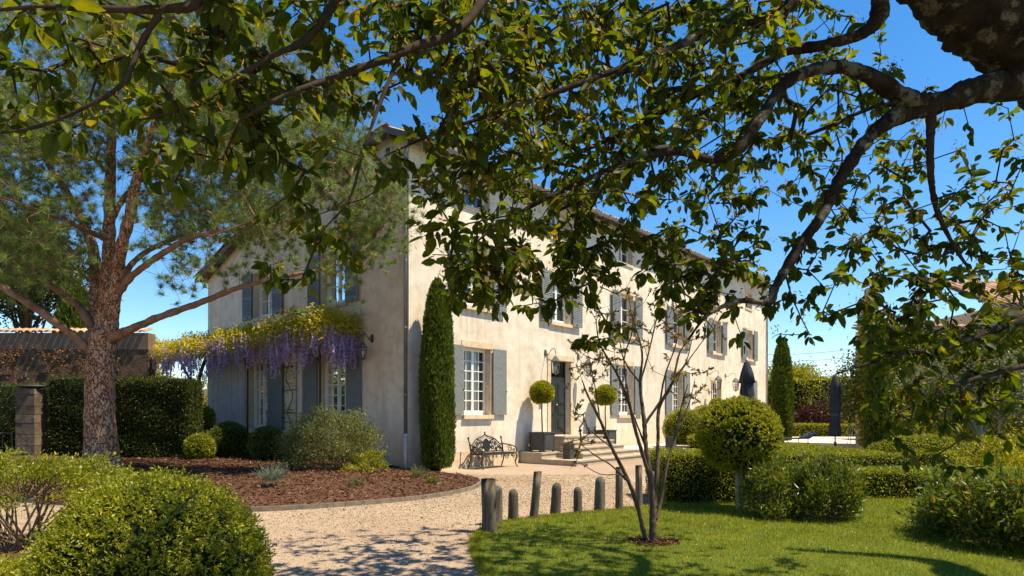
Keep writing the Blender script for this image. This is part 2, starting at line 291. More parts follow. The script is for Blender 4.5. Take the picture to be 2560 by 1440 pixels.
class MB:
    def __init__(s): s.v = []; s.f = []
    def add(s, vs, fs):
        o = len(s.v); s.v += [tuple(q) for q in vs]; s.f += [[i + o for i in f] for f in fs]; return s
    def box(s, a, b, M=None):
        x0, x1 = sorted((a[0], b[0])); y0, y1 = sorted((a[1], b[1])); z0, z1 = sorted((a[2], b[2]))
        vs = [(x0, y0, z0), (x1, y0, z0), (x1, y1, z0), (x0, y1, z0), (x0, y0, z1), (x1, y0, z1), (x1, y1, z1), (x0, y1, z1)]
        if M is not None: vs = [M @ Vector(q) for q in vs]
        return s.add(vs, [[0, 3, 2, 1], [4, 5, 6, 7], [0, 1, 5, 4], [1, 2, 6, 5], [2, 3, 7, 6], [3, 0, 4, 7]])
    def tube(s, pts, rad, n=8, cap=True, jit=0.0):
        P = [Vector(p) for p in pts]; rad = rad if hasattr(rad, '__len__') else [rad] * len(P); vs = []; x = None
        for i, p in enumerate(P):
            d = (P[min(i + 1, len(P) - 1)] - P[max(i - 1, 0)]).normalized()
            if x is None: x = d.orthogonal().normalized()
            else: x = (x - d * x.dot(d)).normalized()
            y = d.cross(x)
            for k in range(n):
                a = 2 * math.pi * k / n; rr = rad[i] * (1 + (random.uniform(-jit, jit) if jit else 0))
                vs.append(p + x * (math.cos(a) * rr) + y * (math.sin(a) * rr))
        fs = [[i * n + k, i * n + (k + 1) % n, (i + 1) * n + (k + 1) % n, (i + 1) * n + k] for i in range(len(P) - 1) for k in range(n)]
        if cap: fs += [list(range(n))[::-1], list(range((len(P) - 1) * n, len(P) * n))]
        return s.add(vs, fs)
    def lathe(s, prof, n=12, c=(0, 0, 0), flute=None):
        vs = []; m = len(prof)
        for r, z in prof:
            for k in range(n):
                a = 2 * math.pi * k / n; q = r * (flute(k, z) if flute else 1); vs.append((c[0] + math.cos(a) * q, c[1] + math.sin(a) * q, c[2] + z))
        fs = [[i * n + k, i * n + (k + 1) % n, (i + 1) * n + (k + 1) % n, (i + 1) * n + k] for i in range(m - 1) for k in range(n)]
        fs += [list(range(n))[::-1], list(range((m - 1) * n, m * n))]
        return s.add(vs, fs)
    def prism(s, poly, axis_pts):  # poly list of 3d points, extruded by vector
        n = len(poly); e = Vector(axis_pts); vs = [Vector(p) for p in poly] + [Vector(p) + e for p in poly]
        return s.add(vs, [list(range(n))[::-1], list(range(n, 2 * n))] + [[i, (i + 1) % n, n + (i + 1) % n, n + i] for i in range(n)])
    def mesh(s, name, mat, smooth=False):
        me = bpy.data.meshes.new(name); me.from_pydata(s.v, [], s.f); me.materials.append(MATS[mat])
        if smooth:
            for p in me.polygons: p.use_smooth = True
        me.update(); return me
    def build(s, name, mat, parent=None, smooth=False): return link(name, s.mesh(name, mat, smooth), parent)
def catmull(pts, sub=4):
    P = [A(p, float) for p in pts]; P = [2 * P[0] - P[1]] + P + [2 * P[-1] - P[-2]]; out = []
    for i in range(1, len(P) - 2):
        for k in range(sub):
            t = k / sub; a, b, c, d = P[i - 1:i + 3]
            out.append(.5 * ((2 * b) + (c - a) * t + (2 * a - 5 * b + 4 * c - d) * t * t + (3 * b - a - 3 * c + d) * t ** 3))
    out.append(P[-2]); return out
def frusta(P0, P1, r0, r1, n=5):
    x, y, z = frames(P1 - P0); m = len(P0); a = np.arange(n) * 2 * np.pi / n
    ring = np.cos(a)[None, :, None] * x[:, None, :] + np.sin(a)[None, :, None] * z[:, None, :]
    V = np.concatenate([P0[:, None] + ring * r0[:, None, None], P1[:, None] + ring * r1[:, None, None]], 1).reshape(-1, 3)
    k = np.arange(n); f = np.stack([k, (k + 1) % n, n + (k + 1) % n, n + k], 1)
    return V, [(f[None] + (np.arange(m) * 2 * n)[:, None, None]).reshape(-1, 4)]
def inpoly(x, y, poly):
    r = np.zeros(len(x), bool); j = len(poly) - 1
    for i in range(len(poly)):
        xi, yi = poly[i]; xj, yj = poly[j]
        r ^= ((yi > y) != (yj > y)) & (x < (xj - xi) * (y - yi) / (yj - yi + 1e-12) + xi); j = i
    return r
def sheet(name, poly, z, mat, kind='structure'):
    me = bpy.data.meshes.new(name); me.from_pydata([(p[0], p[1], z) for p in poly], [], [list(range(len(poly)))]); me.materials.append(MATS[mat])
    return tag(link(name, me), kind=kind)

# ------------------------------------------------------------------ the setting
sheet('ground', [(-900, -300), (900, -300), (900, 1500), (-900, 1500)], -0.03, 'far_ground')
sheet('gravel_yard', [(-40, -8), (9, -8), (9, 10), (30, 30), (30, 60), (-40, 60)], 0.0, 'gravel')
lawn_edge = [gr(*p) for p in ((1330, 1900), (1240, 1500), (1212, 1440), (1192, 1395), (1185, 1362), (1195, 1336), (1238, 1314), (1335, 1297), (1450, 1286), (1600, 1271), (1690, 1260), (1750, 1225))]
LAWN = [(p.x, p.y) for p in lawn_edge] + [(5.2, 17.0), (5.6, 20.5), (30, 26), (30, 1.5), (1.0, 1.5)]
lawn = sheet('lawn', LAWN, 0.02, 'lawn_soil')
edge_w = [gr(px, py, 0.08) for px, py in ((-420, 1232), (0, 1242), (230, 1258), (430, 1270), (620, 1268), (740, 1263), (850, 1256), (1000, 1244), (1080, 1235), (1130, 1227), (1178, 1216), (1197, 1207), (1201, 1200), (1188, 1193), (1145, 1185), (1095, 1180))]
BED_F = [A(p)[:2] for p in catmull(edge_w, 4)]
BED = [tuple(p) for p in BED_F] + [tuple(hw(1.4, -0.02)[:2]), tuple(hw(-0.02, -0.02)[:2]), tuple(hw(-0.02, 14.5)[:2]), (-30, 30), (-30, 13)]
BEDA = A([tuple(p) for p in BED_F])
def bed_z(x, y):
    x = np.atleast_1d(x); y = np.atleast_1d(y)
    d = np.min(np.hypot(x[:, None] - BEDA[None, :, 0], y[:, None] - BEDA[None, :, 1]), axis=1)
    t = np.clip(d / 3.5, 0, 1); return 0.07 + 0.24 * t * t * (3 - 2 * t) + 0.02 * np.sin(x * 2.1) * np.cos(y * 1.7)
def bz(x, y): return float(bed_z(x, y)[0])
from mathutils.geometry import delaunay_2d_cdt
gx, gy = np.meshgrid(np.arange(-29, 1, .45), np.arange(10, 30, .45)); gx = gx.ravel() + rng.uniform(-.1, .1, gx.size); gy = gy.ravel() + rng.uniform(-.1, .1, gy.size)
k = inpoly(gx, gy, BED); vv = [Vector(p) for p in BED] + [Vector((a, b)) for a, b in zip(gx[k], gy[k])]
res = delaunay_2d_cdt(vv, [(i, (i + 1) % len(BED)) for i in range(len(BED))], [list(range(len(BED)))], 1, 1e-4)
v2 = A([tuple(p) for p in res[0]]); zz = bed_z(v2[:, 0], v2[:, 1])
me = bpy.data.meshes.new('mulch_bed'); me.from_pydata([(a[0], a[1], z) for a, z in zip(v2, zz)], [], [list(f) for f in res[2]]); me.materials.append(MATS['soil'])
for p in me.polygons: p.use_smooth = True
tag(link('mulch_bed', me), kind='structure')
# edging board round the bed
eb = MB(); pts = [Vector((p[0], p[1], 0)) for p in BED_F]
for a, b in zip(pts[:-1], pts[1:]):
    d = (b - a).normalized(); n = Vector((d.y, -d.x, 0)) * 0.02
    q = [a - n, b - n, b + n, a + n]; eb.add([(p.x, p.y, -.02) for p in q] + [(p.x, p.y, .085) for p in q], [[4, 5, 6, 7], [0, 1, 5, 4], [3, 7, 6, 2]])
tag(eb.build('bed_edging', 'edging'), 'weathered low timber edging curving round the brown mulch bed', 'edging')
# corner bed under the foreground shrubs
sheet('planting_soil', [(-12, 3.2), (-2.2, 3.2), (-2.05, 5.4), (-2.4, 6.3), (-3.2, 6.7), (-4.2, 6.6), (-5.0, 7.0), (-6.2, 7.9), (-8.5, 8.4), (-12, 8.0)], 0.012, 'soil')
# raised terrace in front of the right half of the house
tb = MB(); tp = [hw(10.25, 0.0), hw(10.25, -3.5), hw(21, -3.5), hw(21, -8.0), hw(60, -10), hw(60, 0.0)]
tb.add([(p.x, p.y, -.02) for p in tp] + [(p.x, p.y, .3) for p in tp], [[6, 7, 8, 9, 10, 11]] + [[i, (i + 1) % 6, 6 + (i + 1) % 6, 6 + i] for i in range(6)])
tag(tb.build('terrace', 'terrace_paving'), kind='structure')

# ------------------------------------------------------------------ the house
HL, HD = 31.0, 12.1
house = empty('house', (C0[0], C0[1], 0), 'long cream plastered country house with grey shutters and tiled roof', 'house', HA)
def eave(x): return 9.40 + 0.019 * x
fwin = [2.86, 7.43, 12.3, 17.35, 22.3, 27.4]
OPW = 1.27
front_open = []   # s0, s1, z0, z1, kind
for i, c in enumerate(fwin):
    if i == 1: front_open.append((c - .64, c + .64, .90, 3.66, 'door'))
    elif i == 4: front_open.append((c - .72, c + .72, .32, 3.52, 'french'))
    else: front_open.append((c - OPW / 2, c + OPW / 2, 1.65, 3.77, 'ground'))
    front_open.append((c - OPW / 2, c + OPW / 2, 5.06, 6.84, 'first'))
    front_open.append((c - .58, c + .58, 8.16, 9.12, 'attic'))
gable_open = [(2.86, 4.39, 1.15, 3.72, 'gground'), (7.47, 8.93, 1.15, 3.66, 'gground'), (2.88, 4.25, 5.18, 6.84, 'first'), (7.12, 8.52, 5.18, 6.84, 'first')]
def fm(u, o, z): return (u, -o, z)
def gm(u, o, z): return (-o, u, z)
DEP = 0.24
def wall_grid(u0, u1, z0, z1, opens, mp, name):
    us = sorted({u0, u1, *[q for o in opens for q in o[:2]]}); zs = sorted({z0, z1, *[q for o in opens for q in o[2:4]]}); b = MB()
    for a, c in zip(us[:-1], us[1:]):
        for p, q in zip(zs[:-1], zs[1:]):
            um, zm = (a + c) / 2, (p + q) / 2
            if any(o[0] < um < o[1] and o[2] < zm < o[3] for o in opens): continue
            b.add([mp(a, 0, p), mp(c, 0, p), mp(c, 0, q), mp(a, 0, q)], [[0, 1, 2, 3]])
    for o in opens:
        a, c, p, q = o[:4]
        for e in (((a, p), (a, q)), ((c, p), (c, q)), ((a, p), (c, p)), ((a, q), (c, q))):
            (ua, za), (ub, zb) = e; b.add([mp(ua, 0, za), mp(ub, 0, zb), mp(ub, -DEP - .15, zb), mp(ua, -DEP - .15, za)], [[0, 1, 2, 3]])
    return b
b = wall_grid(0, HL, -.2, 9.4, front_open, fm, 'wall')
b.add([fm(0, 0, 9.4), fm(HL, 0, 9.4), fm(HL, 0, eave(HL) + .16), fm(0, 0, eave(0) + .14)], [[0, 1, 2, 3]])
b.add([(HL, 0, -.2), (HL, HD, -.2), (HL, HD, 7.0), (HL, .6, 10.3), (HL, 0, 10.05)], [[0, 1, 2, 3, 4]])
b.add([(0, HD, -.2), (HL, HD, -.2), (HL, HD, 7.3), (0, HD, 7.1)], [[0, 1, 2, 3]])
b.build('front_wall', 'plaster', house)
b = wall_grid(0, HD, -.2, 7.0, gable_open, gm, 'wall')
top = [(0, 7.0), (HD, 7.0), (HD, 7.06), (9.5, 8.12), (2.7, 9.50), (.58, 9.76), (0, 9.50)]
b.add([gm(u, 0, z) for u, z in top], [list(range(len(top)))])
b.build('gable_wall', 'shade_lifted_plaster', house)
# rough stone plinth at the foot of the walls
b = MB(); b.box((.02, -.035, -.1), (4.9, 0.02, .52)); b.build('plinth', 'stone', house)

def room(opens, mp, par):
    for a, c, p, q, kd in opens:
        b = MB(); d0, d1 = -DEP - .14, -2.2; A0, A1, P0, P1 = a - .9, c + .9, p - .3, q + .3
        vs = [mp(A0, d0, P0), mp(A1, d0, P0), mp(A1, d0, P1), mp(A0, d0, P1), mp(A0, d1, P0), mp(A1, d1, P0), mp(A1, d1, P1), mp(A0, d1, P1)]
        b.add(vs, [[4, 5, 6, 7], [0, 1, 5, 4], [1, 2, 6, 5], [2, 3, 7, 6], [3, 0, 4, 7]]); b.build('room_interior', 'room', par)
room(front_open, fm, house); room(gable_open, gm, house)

PANE_CACHE = {}
def mbx(b, mp, u0, u1, o0, o1, z0, z1): return b.box(mp(u0, o0, z0), mp(u1, o1, z1))
def window(mp, a, c, p, q, cols, rows, curtain=0.0, leaves=2, transom=False, name='window'):
    fr = MB(); t = .055; o0, o1 = -DEP - .05, -DEP + .02
    mbx(fr, mp, a, a + t, o0, o1, p, q); mbx(fr, mp, c - t, c, o0, o1, p, q); mbx(fr, mp, a + t, c - t, o0, o1, q - t, q); mbx(fr, mp, a + t, c - t, o0, o1, p, p + t * 1.3)
    win = fr.build(name, 'window_paint', house)
    W = (c - a - 2 * t) / leaves
    bars = MB()
    for l in range(leaves):
        la = a + t + l * W; lc = la + W; s = .045; z0, z1 = p + t * 1.3, q - t
        mbx(bars, mp, la, la + s, o0 + .01, o1 + .012, z0, z1); mbx(bars, mp, lc - s, lc, o0 + .01, o1 + .012, z0, z1)
        mbx(bars, mp, la + s, lc - s, o0 + .01, o1 + .012, z0, z0 + s * 1.4); mbx(bars, mp, la + s, lc - s, o0 + .01, o1 + .012, z1 - s, z1)
        ia, ic, i0, i1 = la + s, lc - s, z0 + s * 1.4, z1 - s
        for k in range(1, cols): x = ia + (ic - ia) * k / cols; mbx(bars, mp, x - .012, x + .012, o0 + .02, o1 + .004, i0, i1)
        for k in range(1, rows): z = i0 + (i1 - i0) * k / rows; mbx(bars, mp, ia, ic, o0 + .022, o1 + .002, z - .012, z + .012)
        for k in range(cols):
            for r in range(rows):
                x0, x1 = ia + (ic - ia) * k / cols, ia + (ic - ia) * (k + 1) / cols; y0, y1 = i0 + (i1 - i0) * r / rows, i0 + (i1 - i0) * (r + 1) / rows
                g = MB(); j = random.uniform(-.003, .003); od = -DEP - .012
                g.add([mp(x0, od + j, y0), mp(x1, od - j, y0), mp(x1, od - j * .5, y1), mp(x0, od + j * .6, y1)], [[0, 1, 2, 3]]); g.build('pane', 'glass', win)
    bars.build('glazing_bars', 'window_paint', win)
    if curtain:
        for side in (0, 1):
            if side == 0 and curtain < 0.9: continue
            cb = MB(); n = 14; w_ = (c - a) * .32; vs = []
            for k in range(n + 1):
                u = (c - w_ * k / n) if side else (a + w_ * k / n); o = -DEP - .22 + .035 * math.sin(k * 1.7)
                vs += [mp(u, o, p + .05), mp(u, o, q - .05)]
            cb.add(vs, [[2 * k, 2 * k + 2, 2 * k + 3, 2 * k + 1] for k in range(n)]); cb.build('curtain', 'curtain', win, True)
    return win
def sill(mp, a, c, z, h=.11, out=.10):
    b = MB(); mbx(b, mp, a - .06, c + .06, -DEP, out, z - h, z - .003); b.build('window_sill', 'stone', house)
def lintel(mp, a, c, z, h=.2, ext=.10, out=.022):
    b = MB(); mbx(b, mp, a - ext, c + ext, -.02, out, z + .003, z + h); b.build('lintel', 'stone', house)
def jambs(mp, a, c, p, q, w_=.09):
    for u0, u1, s in ((a, a + w_, 1), (c - w_, c, -1)):
        b = MB(); mbx(b, mp, (a - .0) if s > 0 else c - .012, (a + .012) if s > 0 else c, -DEP + .02, .018, p, q); b.build('jamb', 'stone', house)

def shutter_louvre(mp, a, c, p, q, out=.07, ang=0.0):
    b = MB(); s = .055; o0, o1 = out, out + .035
    mbx(b, mp, a, a + s, o0, o1, p, q); mbx(b, mp, c - s, c, o0, o1, p, q)
    mid = p + (q - p) * .46
    for z0, z1 in ((p, p + .16), (q - .09, q), (mid - .04, mid + .04)): mbx(b, mp, a + s, c - s, o0, o1, z0, z1)
    sh = b.build('shutter', 'shutter_paint', house)
    n = 0
    for z0, z1 in ((p + .16, mid - .04), (mid + .04, q - .09)):
        m = max(2, int((z1 - z0) / .062)); hgt = (z1 - z0) / m
        for k in range(m):
            zc = z0 + hgt * (k + .5); sl_ = MB(); h = hgt * .52
            vs = [mp(a + s, o0 + .004, zc + h), mp(c - s, o0 + .004, zc + h), mp(c - s, o1 - .002, zc - h), mp(a + s, o1 - .002, zc - h)]
            vs2 = [mp(a + s, o0 + .012, zc + h), mp(c - s, o0 + .012, zc + h), mp(c - s, o1 + .004, zc - h), mp(a + s, o1 + .004, zc - h)]
            sl_.add(vs + vs2, [[0, 1, 2, 3], [4, 5, 6, 7], [0, 1, 5, 4], [2, 3, 7, 6]]); sl_.build('slat', 'shutter_paint', sh)
    h = MB(); mbx(h, mp, c - .03 if ang >= 0 else a, c + .01 if ang >= 0 else a + .03, o1, o1 + .012, p + .3, p + .36); mbx(h, mp, a + .2, a + .26, o1, o1 + .02, p + .05, p + .09); h.build('hinge', 'iron', sh)
    return sh
def clip_poly(poly, f):
    out = []
    for i in range(len(poly)):
        a, b_ = poly[i], poly[(i + 1) % len(poly)]; fa, fb = f(a), f(b_)
        if fa >= 0: out.append(a)
        if (fa >= 0) != (fb >= 0): t = fa / (fa - fb); out.append((a[0] + (b_[0] - a[0]) * t, a[1] + (b_[1] - a[1]) * t))
    return out
def shutter_board(mp, a, c, p, q, out=.05, diag=1, mat='shutter_paint'):
    b = MB(); mbx(b, mp, a, c, out, out + .022, p, q); sh = b.build('shutter', mat, house)
    pw = .155
    if diag == 0:
        n = max(3, round((c - a) / .13)); 
        for k in range(n):
            x0 = a + (c - a) * k / n + .003; x1 = a + (c - a) * (k + 1) / n - .003; g = MB(); d = random.uniform(0, .004); mbx(g, mp, x0, x1, out + .022, out + .036 + d, p, q); g.build('plank', mat, sh)
        return sh
    rect = [(a, p), (c, p), (c, q), (a, q)]; m = MB(); mbx(m, mp, a, c, out + .022, out + .034, p, p + .08); m.build('bottom_rail', mat, sh)
    rect = [(a, p + .08), (c, p + .08), (c, q), (a, q)]
    sl_ = .95 * diag; t0 = min(z - u * -sl_ for u, z in rect) ; t1 = max(z - u * -sl_ for u, z in rect); k = t0
    while k < t1:
        poly = clip_poly(clip_poly(rect, lambda t: (t[1] + sl_ * t[0]) - k - .004), lambda t: k + pw * 1.38 - .004 - (t[1] + sl_ * t[0])); k += pw * 1.38
        if len(poly) < 3: continue
        g = MB(); v0 = [mp(u, out + .022, z) for u, z in poly]; v1 = [mp(u, out + .032, z) for u, z in poly]; n = len(poly)
        g.add(v0 + v1, [list(range(n, 2 * n))] + [[i, (i + 1) % n, n + (i + 1) % n, n + i] for i in range(n)]); g.build('plank', mat, sh)
    h = MB(); mbx(h, mp, a + .02, a + .05, out + .034, out + .05, p + .02, p + .06); mbx(h, mp, c - .04, c + .01, out + .034, out + .046, p + .75, p + .79); h.build('hinge', 'iron', sh)
    return sh

for a, c, p, q, kd in front_open:
    if kd == 'ground':
        window(fm, a, c, p, q, 2, 6, 1.0 if a < 5 else .5); sill(fm, a, c, p, .13); lintel(fm, a, c, q, .2); jambs(fm, a, c, p, q)
        shutter_board(fm, a - .66, a - .05, p + .01, q + .02, .04, 1); shutter_board(fm, c + .06, c + .72, p + .0, q + .02, .05, -1)
    elif kd == 'first':
        window(fm, a, c, p, q, 1, 3, .5); sill(fm, a, c, p, .12); jambs(fm, a, c, p, q); lintel(fm, a, c, q, .14, .05)
        shutter_louvre(fm, a - .64, a - .03, p - .02, q + .02, .09); shutter_louvre(fm, c + .05, c + .67, p - .06, q + .02, .09, -1)
    elif kd == 'attic':
        window(fm, a, c, p, q, 1, 2); lintel(fm, a, c, q, .16, .08); jambs(fm, a, c, p, q); sill(fm, a, c, p, .1, .05)
    elif kd == 'french':
        window(fm, a, c, p, q, 2, 5, name='french_door'); lintel(fm, a, c, q, .18, .16); jambs(fm, a, c, p, q)
for a, c, p, q, kd in gable_open:
    jambs(gm, a, c, p, q)
    if kd == 'gground':
        window(gm, a, c, p, q, 2, 7); lintel(gm, a, c, q, .16, .08)
        if a < 5: shutter_board(gm, a - .76, a - .03, p, q + .02, .04, 0); shutter_board(gm, c + .03, c + .84, p, q + .02, .04, 0)
        else: shutter_board(gm, a - .98, a - .03, p, q + .02, .04, 0)
    else:
        window(gm, a, c, p, q, 1, 3, .5); sill(gm, a, c, p, .12, .06)
        shutter_louvre(gm, a - .64, a - .02, p - .04, q + .02, .06); shutter_louvre(gm, c + .03, c + .66, p - .04, q + .02, .06, -1)
# old white board doors on the gable
od = MB(); mbx(od, gm, 9.05, 12.0, .01, .05, 1.05, 3.75); od = od.build('old_board_door', 'old_white_wood', house)
x = 9.07
while x < 11.95:
    w_ = random.choice((.2, .26, .32)); g = MB(); e = min(x + w_, 11.98); mbx(g, gm, x, e - .018, .05, .075 + random.uniform(0, .015), 1.07 + random.uniform(0, .05), 3.7); g.build('plank', 'old_white_wood', od); x += w_
# gable vent window under the ridge
vb = MB(); mbx(vb, gm, .70, 1.20, .0, .06, 9.06, 9.44); vb = vb.build('gable_vent', 'cast_white', house)
g = MB(); mbx(g, gm, .75, .92, .061, .068, 9.12, 9.40); g.build('pane', 'door_paint', vb)
for k in range(4): g = MB(); z = 9.14 + k * .07; mbx(g, gm, .95, 1.17, .061, .075, z, z + .055); g.build('slat', 'cast_white', vb)
g = MB(); mbx(g, gm, .66, 1.24, .0, .12, 9.0, 9.055); g.build('sill', 'stone', vb)
# front door
a, c, p, q = 7.43 - .64, 7.43 + .64, .90, 3.66
lintel(fm, a, c, q, .2, .22, .05)
for u0, u1 in ((a - .2, a), (c, c + .2)): g = MB(); mbx(g, fm, u0, u1, -.02, .03, p, q); g.build('door_surround', 'stone', house)
db = MB(); mbx(db, fm, a, c, -DEP - .06, -DEP - .01, p, 3.0); mbx(db, fm, a, c, -DEP - .06, -DEP + .02, 3.0, 3.08); mbx(db, fm, a, a + .06, -DEP - .06, -DEP + .02, 3.08, q); mbx(db, fm, c - .06, c, -DEP - .06, -DEP + .02, 3.08, q); mbx(db, fm, a, c, -DEP - .06, -DEP + .02, q - .06, q)
mbx(db, fm, 7.42, 7.44, -DEP - .06, -DEP + .01, 3.08, q - .06)
door = db.build('front_door', 'door_paint', house)
for l in (0, 1):
    la = a + .02 + l * .63; lc = la + .61
    lf = MB(); mbx(lf, fm, la, lc, -DEP - .01, -DEP + .025, p + .01, 2.99); lf = lf.build('door_leaf', 'door_paint', door)
    for z0, z1 in ((p + .12, p + .65), (p + .74, p + 1.05), (p + 1.14, 2.86)):
        g = MB(); mbx(g, fm, la + .09, lc - .09, -DEP + .026, -DEP + .04, z0, z1); mbx(g, fm, la + .13, lc - .13, -DEP + .04, -DEP + .052, z0 + .05, z1 - .05); g.build('panel', 'door_paint', lf)
    g = MB(); g.add([fm(a + .06 if l == 0 else 7.44, -DEP - .02, 3.08), fm(7.42 if l == 0 else c - .06, -DEP - .02, 3.08), fm(7.42 if l == 0 else c - .06, -DEP - .02, q - .06), fm(a + .06 if l == 0 else 7.44, -DEP - .02, q - .06)], [[0, 1, 2, 3]]); g.build('pane', 'glass', door)
g = MB(); g.lathe([(.015, 0), (.045, .01), (.05, .03), (.03, .05), (.005, .055)], 10, (7.40, DEP - .09, p + 1.1)); g.build('door_knob', 'brass', door, True)

# roof: boards, tiles, rafter tails, gutter, downpipes
OV, GO = .45, .32
prof = [(-OV, 0.0), (.58, .47), (2.7, .22), (9.5, -1.20), (12.45, -2.28)]
def rz(x, dz): return eave(x) + dz
b = MB(); n = len(prof)
for th in (0.0,):
    for x0, x1 in ((-GO, HL + .35),):
        vs = [(x0, y, rz(0, d) - .12) for y, d in prof] + [(x1, y, rz(HL, d) - .12) for y, d in prof] + [(x0, y, rz(0, d) - .03) for y, d in prof] + [(x1, y, rz(HL, d) - .03) for y, d in prof]
        fs = []
        for i in range(n - 1): fs += [[i, n + i, n + i + 1, i + 1], [2 * n + i, 2 * n + i + 1, 3 * n + i + 1, 3 * n + i], [i, i + 1, 2 * n + i + 1, 2 * n + i], [n + i, 3 * n + i, 3 * n + i + 1, n + i + 1]]
        fs += [[0, 2 * n, 3 * n, n], [n - 1, 2 * n - 1, 4 * n - 1, 3 * n - 1]]; b.add(vs, fs)
roof = b.build('roof', 'roof_wood', house)
# verge boards along the gable
for i in range(n - 1):
    (ya, da), (yb, db_) = prof[i], prof[i + 1]; v = MB()
    q4 = [(-GO - .04, ya, rz(0, da) - .20), (-GO - .04, yb, rz(0, db_) - .20), (-GO - .04, yb, rz(0, db_) - .005), (-GO - .04, ya, rz(0, da) - .005)]
    v.prism(q4, (.035, 0, 0)); v.build('verge_board', 'roof_wood', roof)
def canal(r=.095, L=.46, n=6):
    vs = []; fs = []
    for y, s in ((0, 1.0), (L, .86)):
        for rr in (r * s, r * s - .014):
            for k in range(n + 1): a = math.pi * k / n; vs.append((math.cos(a) * rr, y, math.sin(a) * rr * .8))
    m = n + 1
    for k in range(n): fs += [[k, k + 1, 2 * m + k + 1, 2 * m + k], [m + k, 3 * m + k, 3 * m + k + 1, m + k + 1], [k, m + k, m + k + 1, k + 1]]
    return vs, fs
cb = MB(); cb.add(*canal()); CANAL = cb.mesh('tile', 'tile', True)
sa = math.atan2(.47, .58 + OV)
x = -GO + .05
while x < HL + .35:
    t = link('tile', CANAL, roof); t.location = (x, -OV - .05 + random.uniform(-.02, .02), eave(x) - .02 + random.uniform(-.012, .012)); t.rotation_euler = (sa + random.uniform(-.03, .03), 0, random.uniform(-.05, .05)); x += .222
for i in range(1, n - 1):
    (ya, da), (yb, db_) = prof[i], prof[i + 1]; Ls = math.hypot(yb - ya, db_ - da); m = int(Ls / .40)
    for k in range(m):
        t_ = k / m; t = link('tile', CANAL, roof); t.location = (-GO - .02 + random.uniform(-.015, .015), ya + (yb - ya) * t_ + .42, rz(0, da + (db_ - da) * t_) + .0 + random.uniform(-.008, .008) - .42 * (da - db_) / (yb - ya)); t.rotation_euler = (math.pi, math.pi, 0); t.rotation_euler = (-math.atan2(db_ - da, yb - ya) + .05, 0, math.pi + random.uniform(-.04, .04))
# field of tiles behind the eave row
b = MB(); xs = np.arange(-GO, HL + .35, .111); pr = [(-OV + .35, .47 * .35 / (.58 + OV))] + prof[1:]; vs = []
for y, d in pr: vs += [(x, y, rz(x, d) + (.045 if k % 2 else -.02)) for k, x in enumerate(xs)]
m = len(xs); b.add(vs, [[i * m + k, i * m + k + 1, (i + 1) * m + k + 1, (i + 1) * m + k] for i in range(len(pr) - 1) for k in range(m - 1)])
tag(b.build('tile_field', 'tile', roof, True), kind='stuff')
x = -.05
while x < HL + .2:
    g = MB(); z = eave(x); g.prism([(x, -OV + .06, z - .24), (x, .0, z - .02), (x, .0, z + .10), (x, -OV + .06, z - .125)], (.10, 0, 0)); g.build('rafter_tail', 'roof_wood', roof); x += .62
for y, d in ((.55, .44), (1.55, .36), (2.75, .20), (4.6, -.18), (6.8, -.64), (9.2, -1.14), (11.2, -1.82)):
    g = MB(); g.box((-GO + .02, y - .06, rz(0, d) - .27), (0, y + .06, rz(0, d) - .125)); g.build('purlin_end', 'roof_wood', roof)
gt = MB(); pts = []
for x in (-GO, HL + .35):
    for k in range(9): a = math.pi + math.pi * k / 8; pts.append((x, -OV - .10 + math.cos(a) * .075, eave(x) - .06 + math.sin(a) * .075))
gt.add(pts, [[k, k + 1, 9 + k + 1, 9 + k] for k in range(8)]); gt.build('gutter', 'zinc', roof, True)
def downpipe(x, y, z0, z1, name='downpipe'):
    d = MB(); d.tube([(x, y, z0), (x, y, z1 - .5), (x, y, z1 - .35), (x + .02, y * .5 - .2, z1)], .048, 10); dp = d.build(name, 'zinc', house, True)
    e = MB(); e.tube([(x, y, -.1), (x, y, z0), ], .062, 10); e.tube([(x, y, z0 - .06), (x, y, z0 + .02)], .075, 10); e.build('pipe_shoe', 'cast_white', dp, True)
    for z in np.arange(z0 + 1.1, z1 - .6, 1.9): g = MB(); g.tube([(x, y, z), (x, y, z + .04)], .06, 10); g.build('pipe_clip', 'zinc', dp)
downpipe(-.065, .07, 1.1, 9.42); downpipe(HL - .35, -.07, 1.2, 9.8)

# ------------------------------------------------------------------ steps, lanterns, bench, planters
st = empty('entrance_steps', hw(7.43, 0, 0), 'pale stone steps leading up to the dark front door', 'steps', HA)
def sbox(x0, x1, o0, o1, z0, z1, name, mat='step_stone', nose=True):
    g = MB(); g.box((x0, -o1, z0), (x1, -o0, z1 - (.05 if nose else 0)))
    if nose: g.box((x0 - .025, -o1 - .03, z1 - .05), (x1 + .025, -o0, z1))
    return g.build(name, mat, st)
sbox(-2.45, 2.85, .955, 2.35, -.03, .18, 'step')
sbox(-1.55, 1.95, .953, 2.0, .181, .36, 'step'); sbox(-1.38, 1.75, .951, 1.68, .361, .54, 'step'); sbox(-1.25, 1.55, .949, 1.34, .541, .72, 'step'); sbox(-1.15, 1.40, .0, .98, .0, .90, 'landing')
sbox(-2.45, -1.153, .0, .953, -.03, .38, 'side_block', nose=True); sbox(1.403, 2.85, .0, .953, -.03, .38, 'side_block', nose=True)

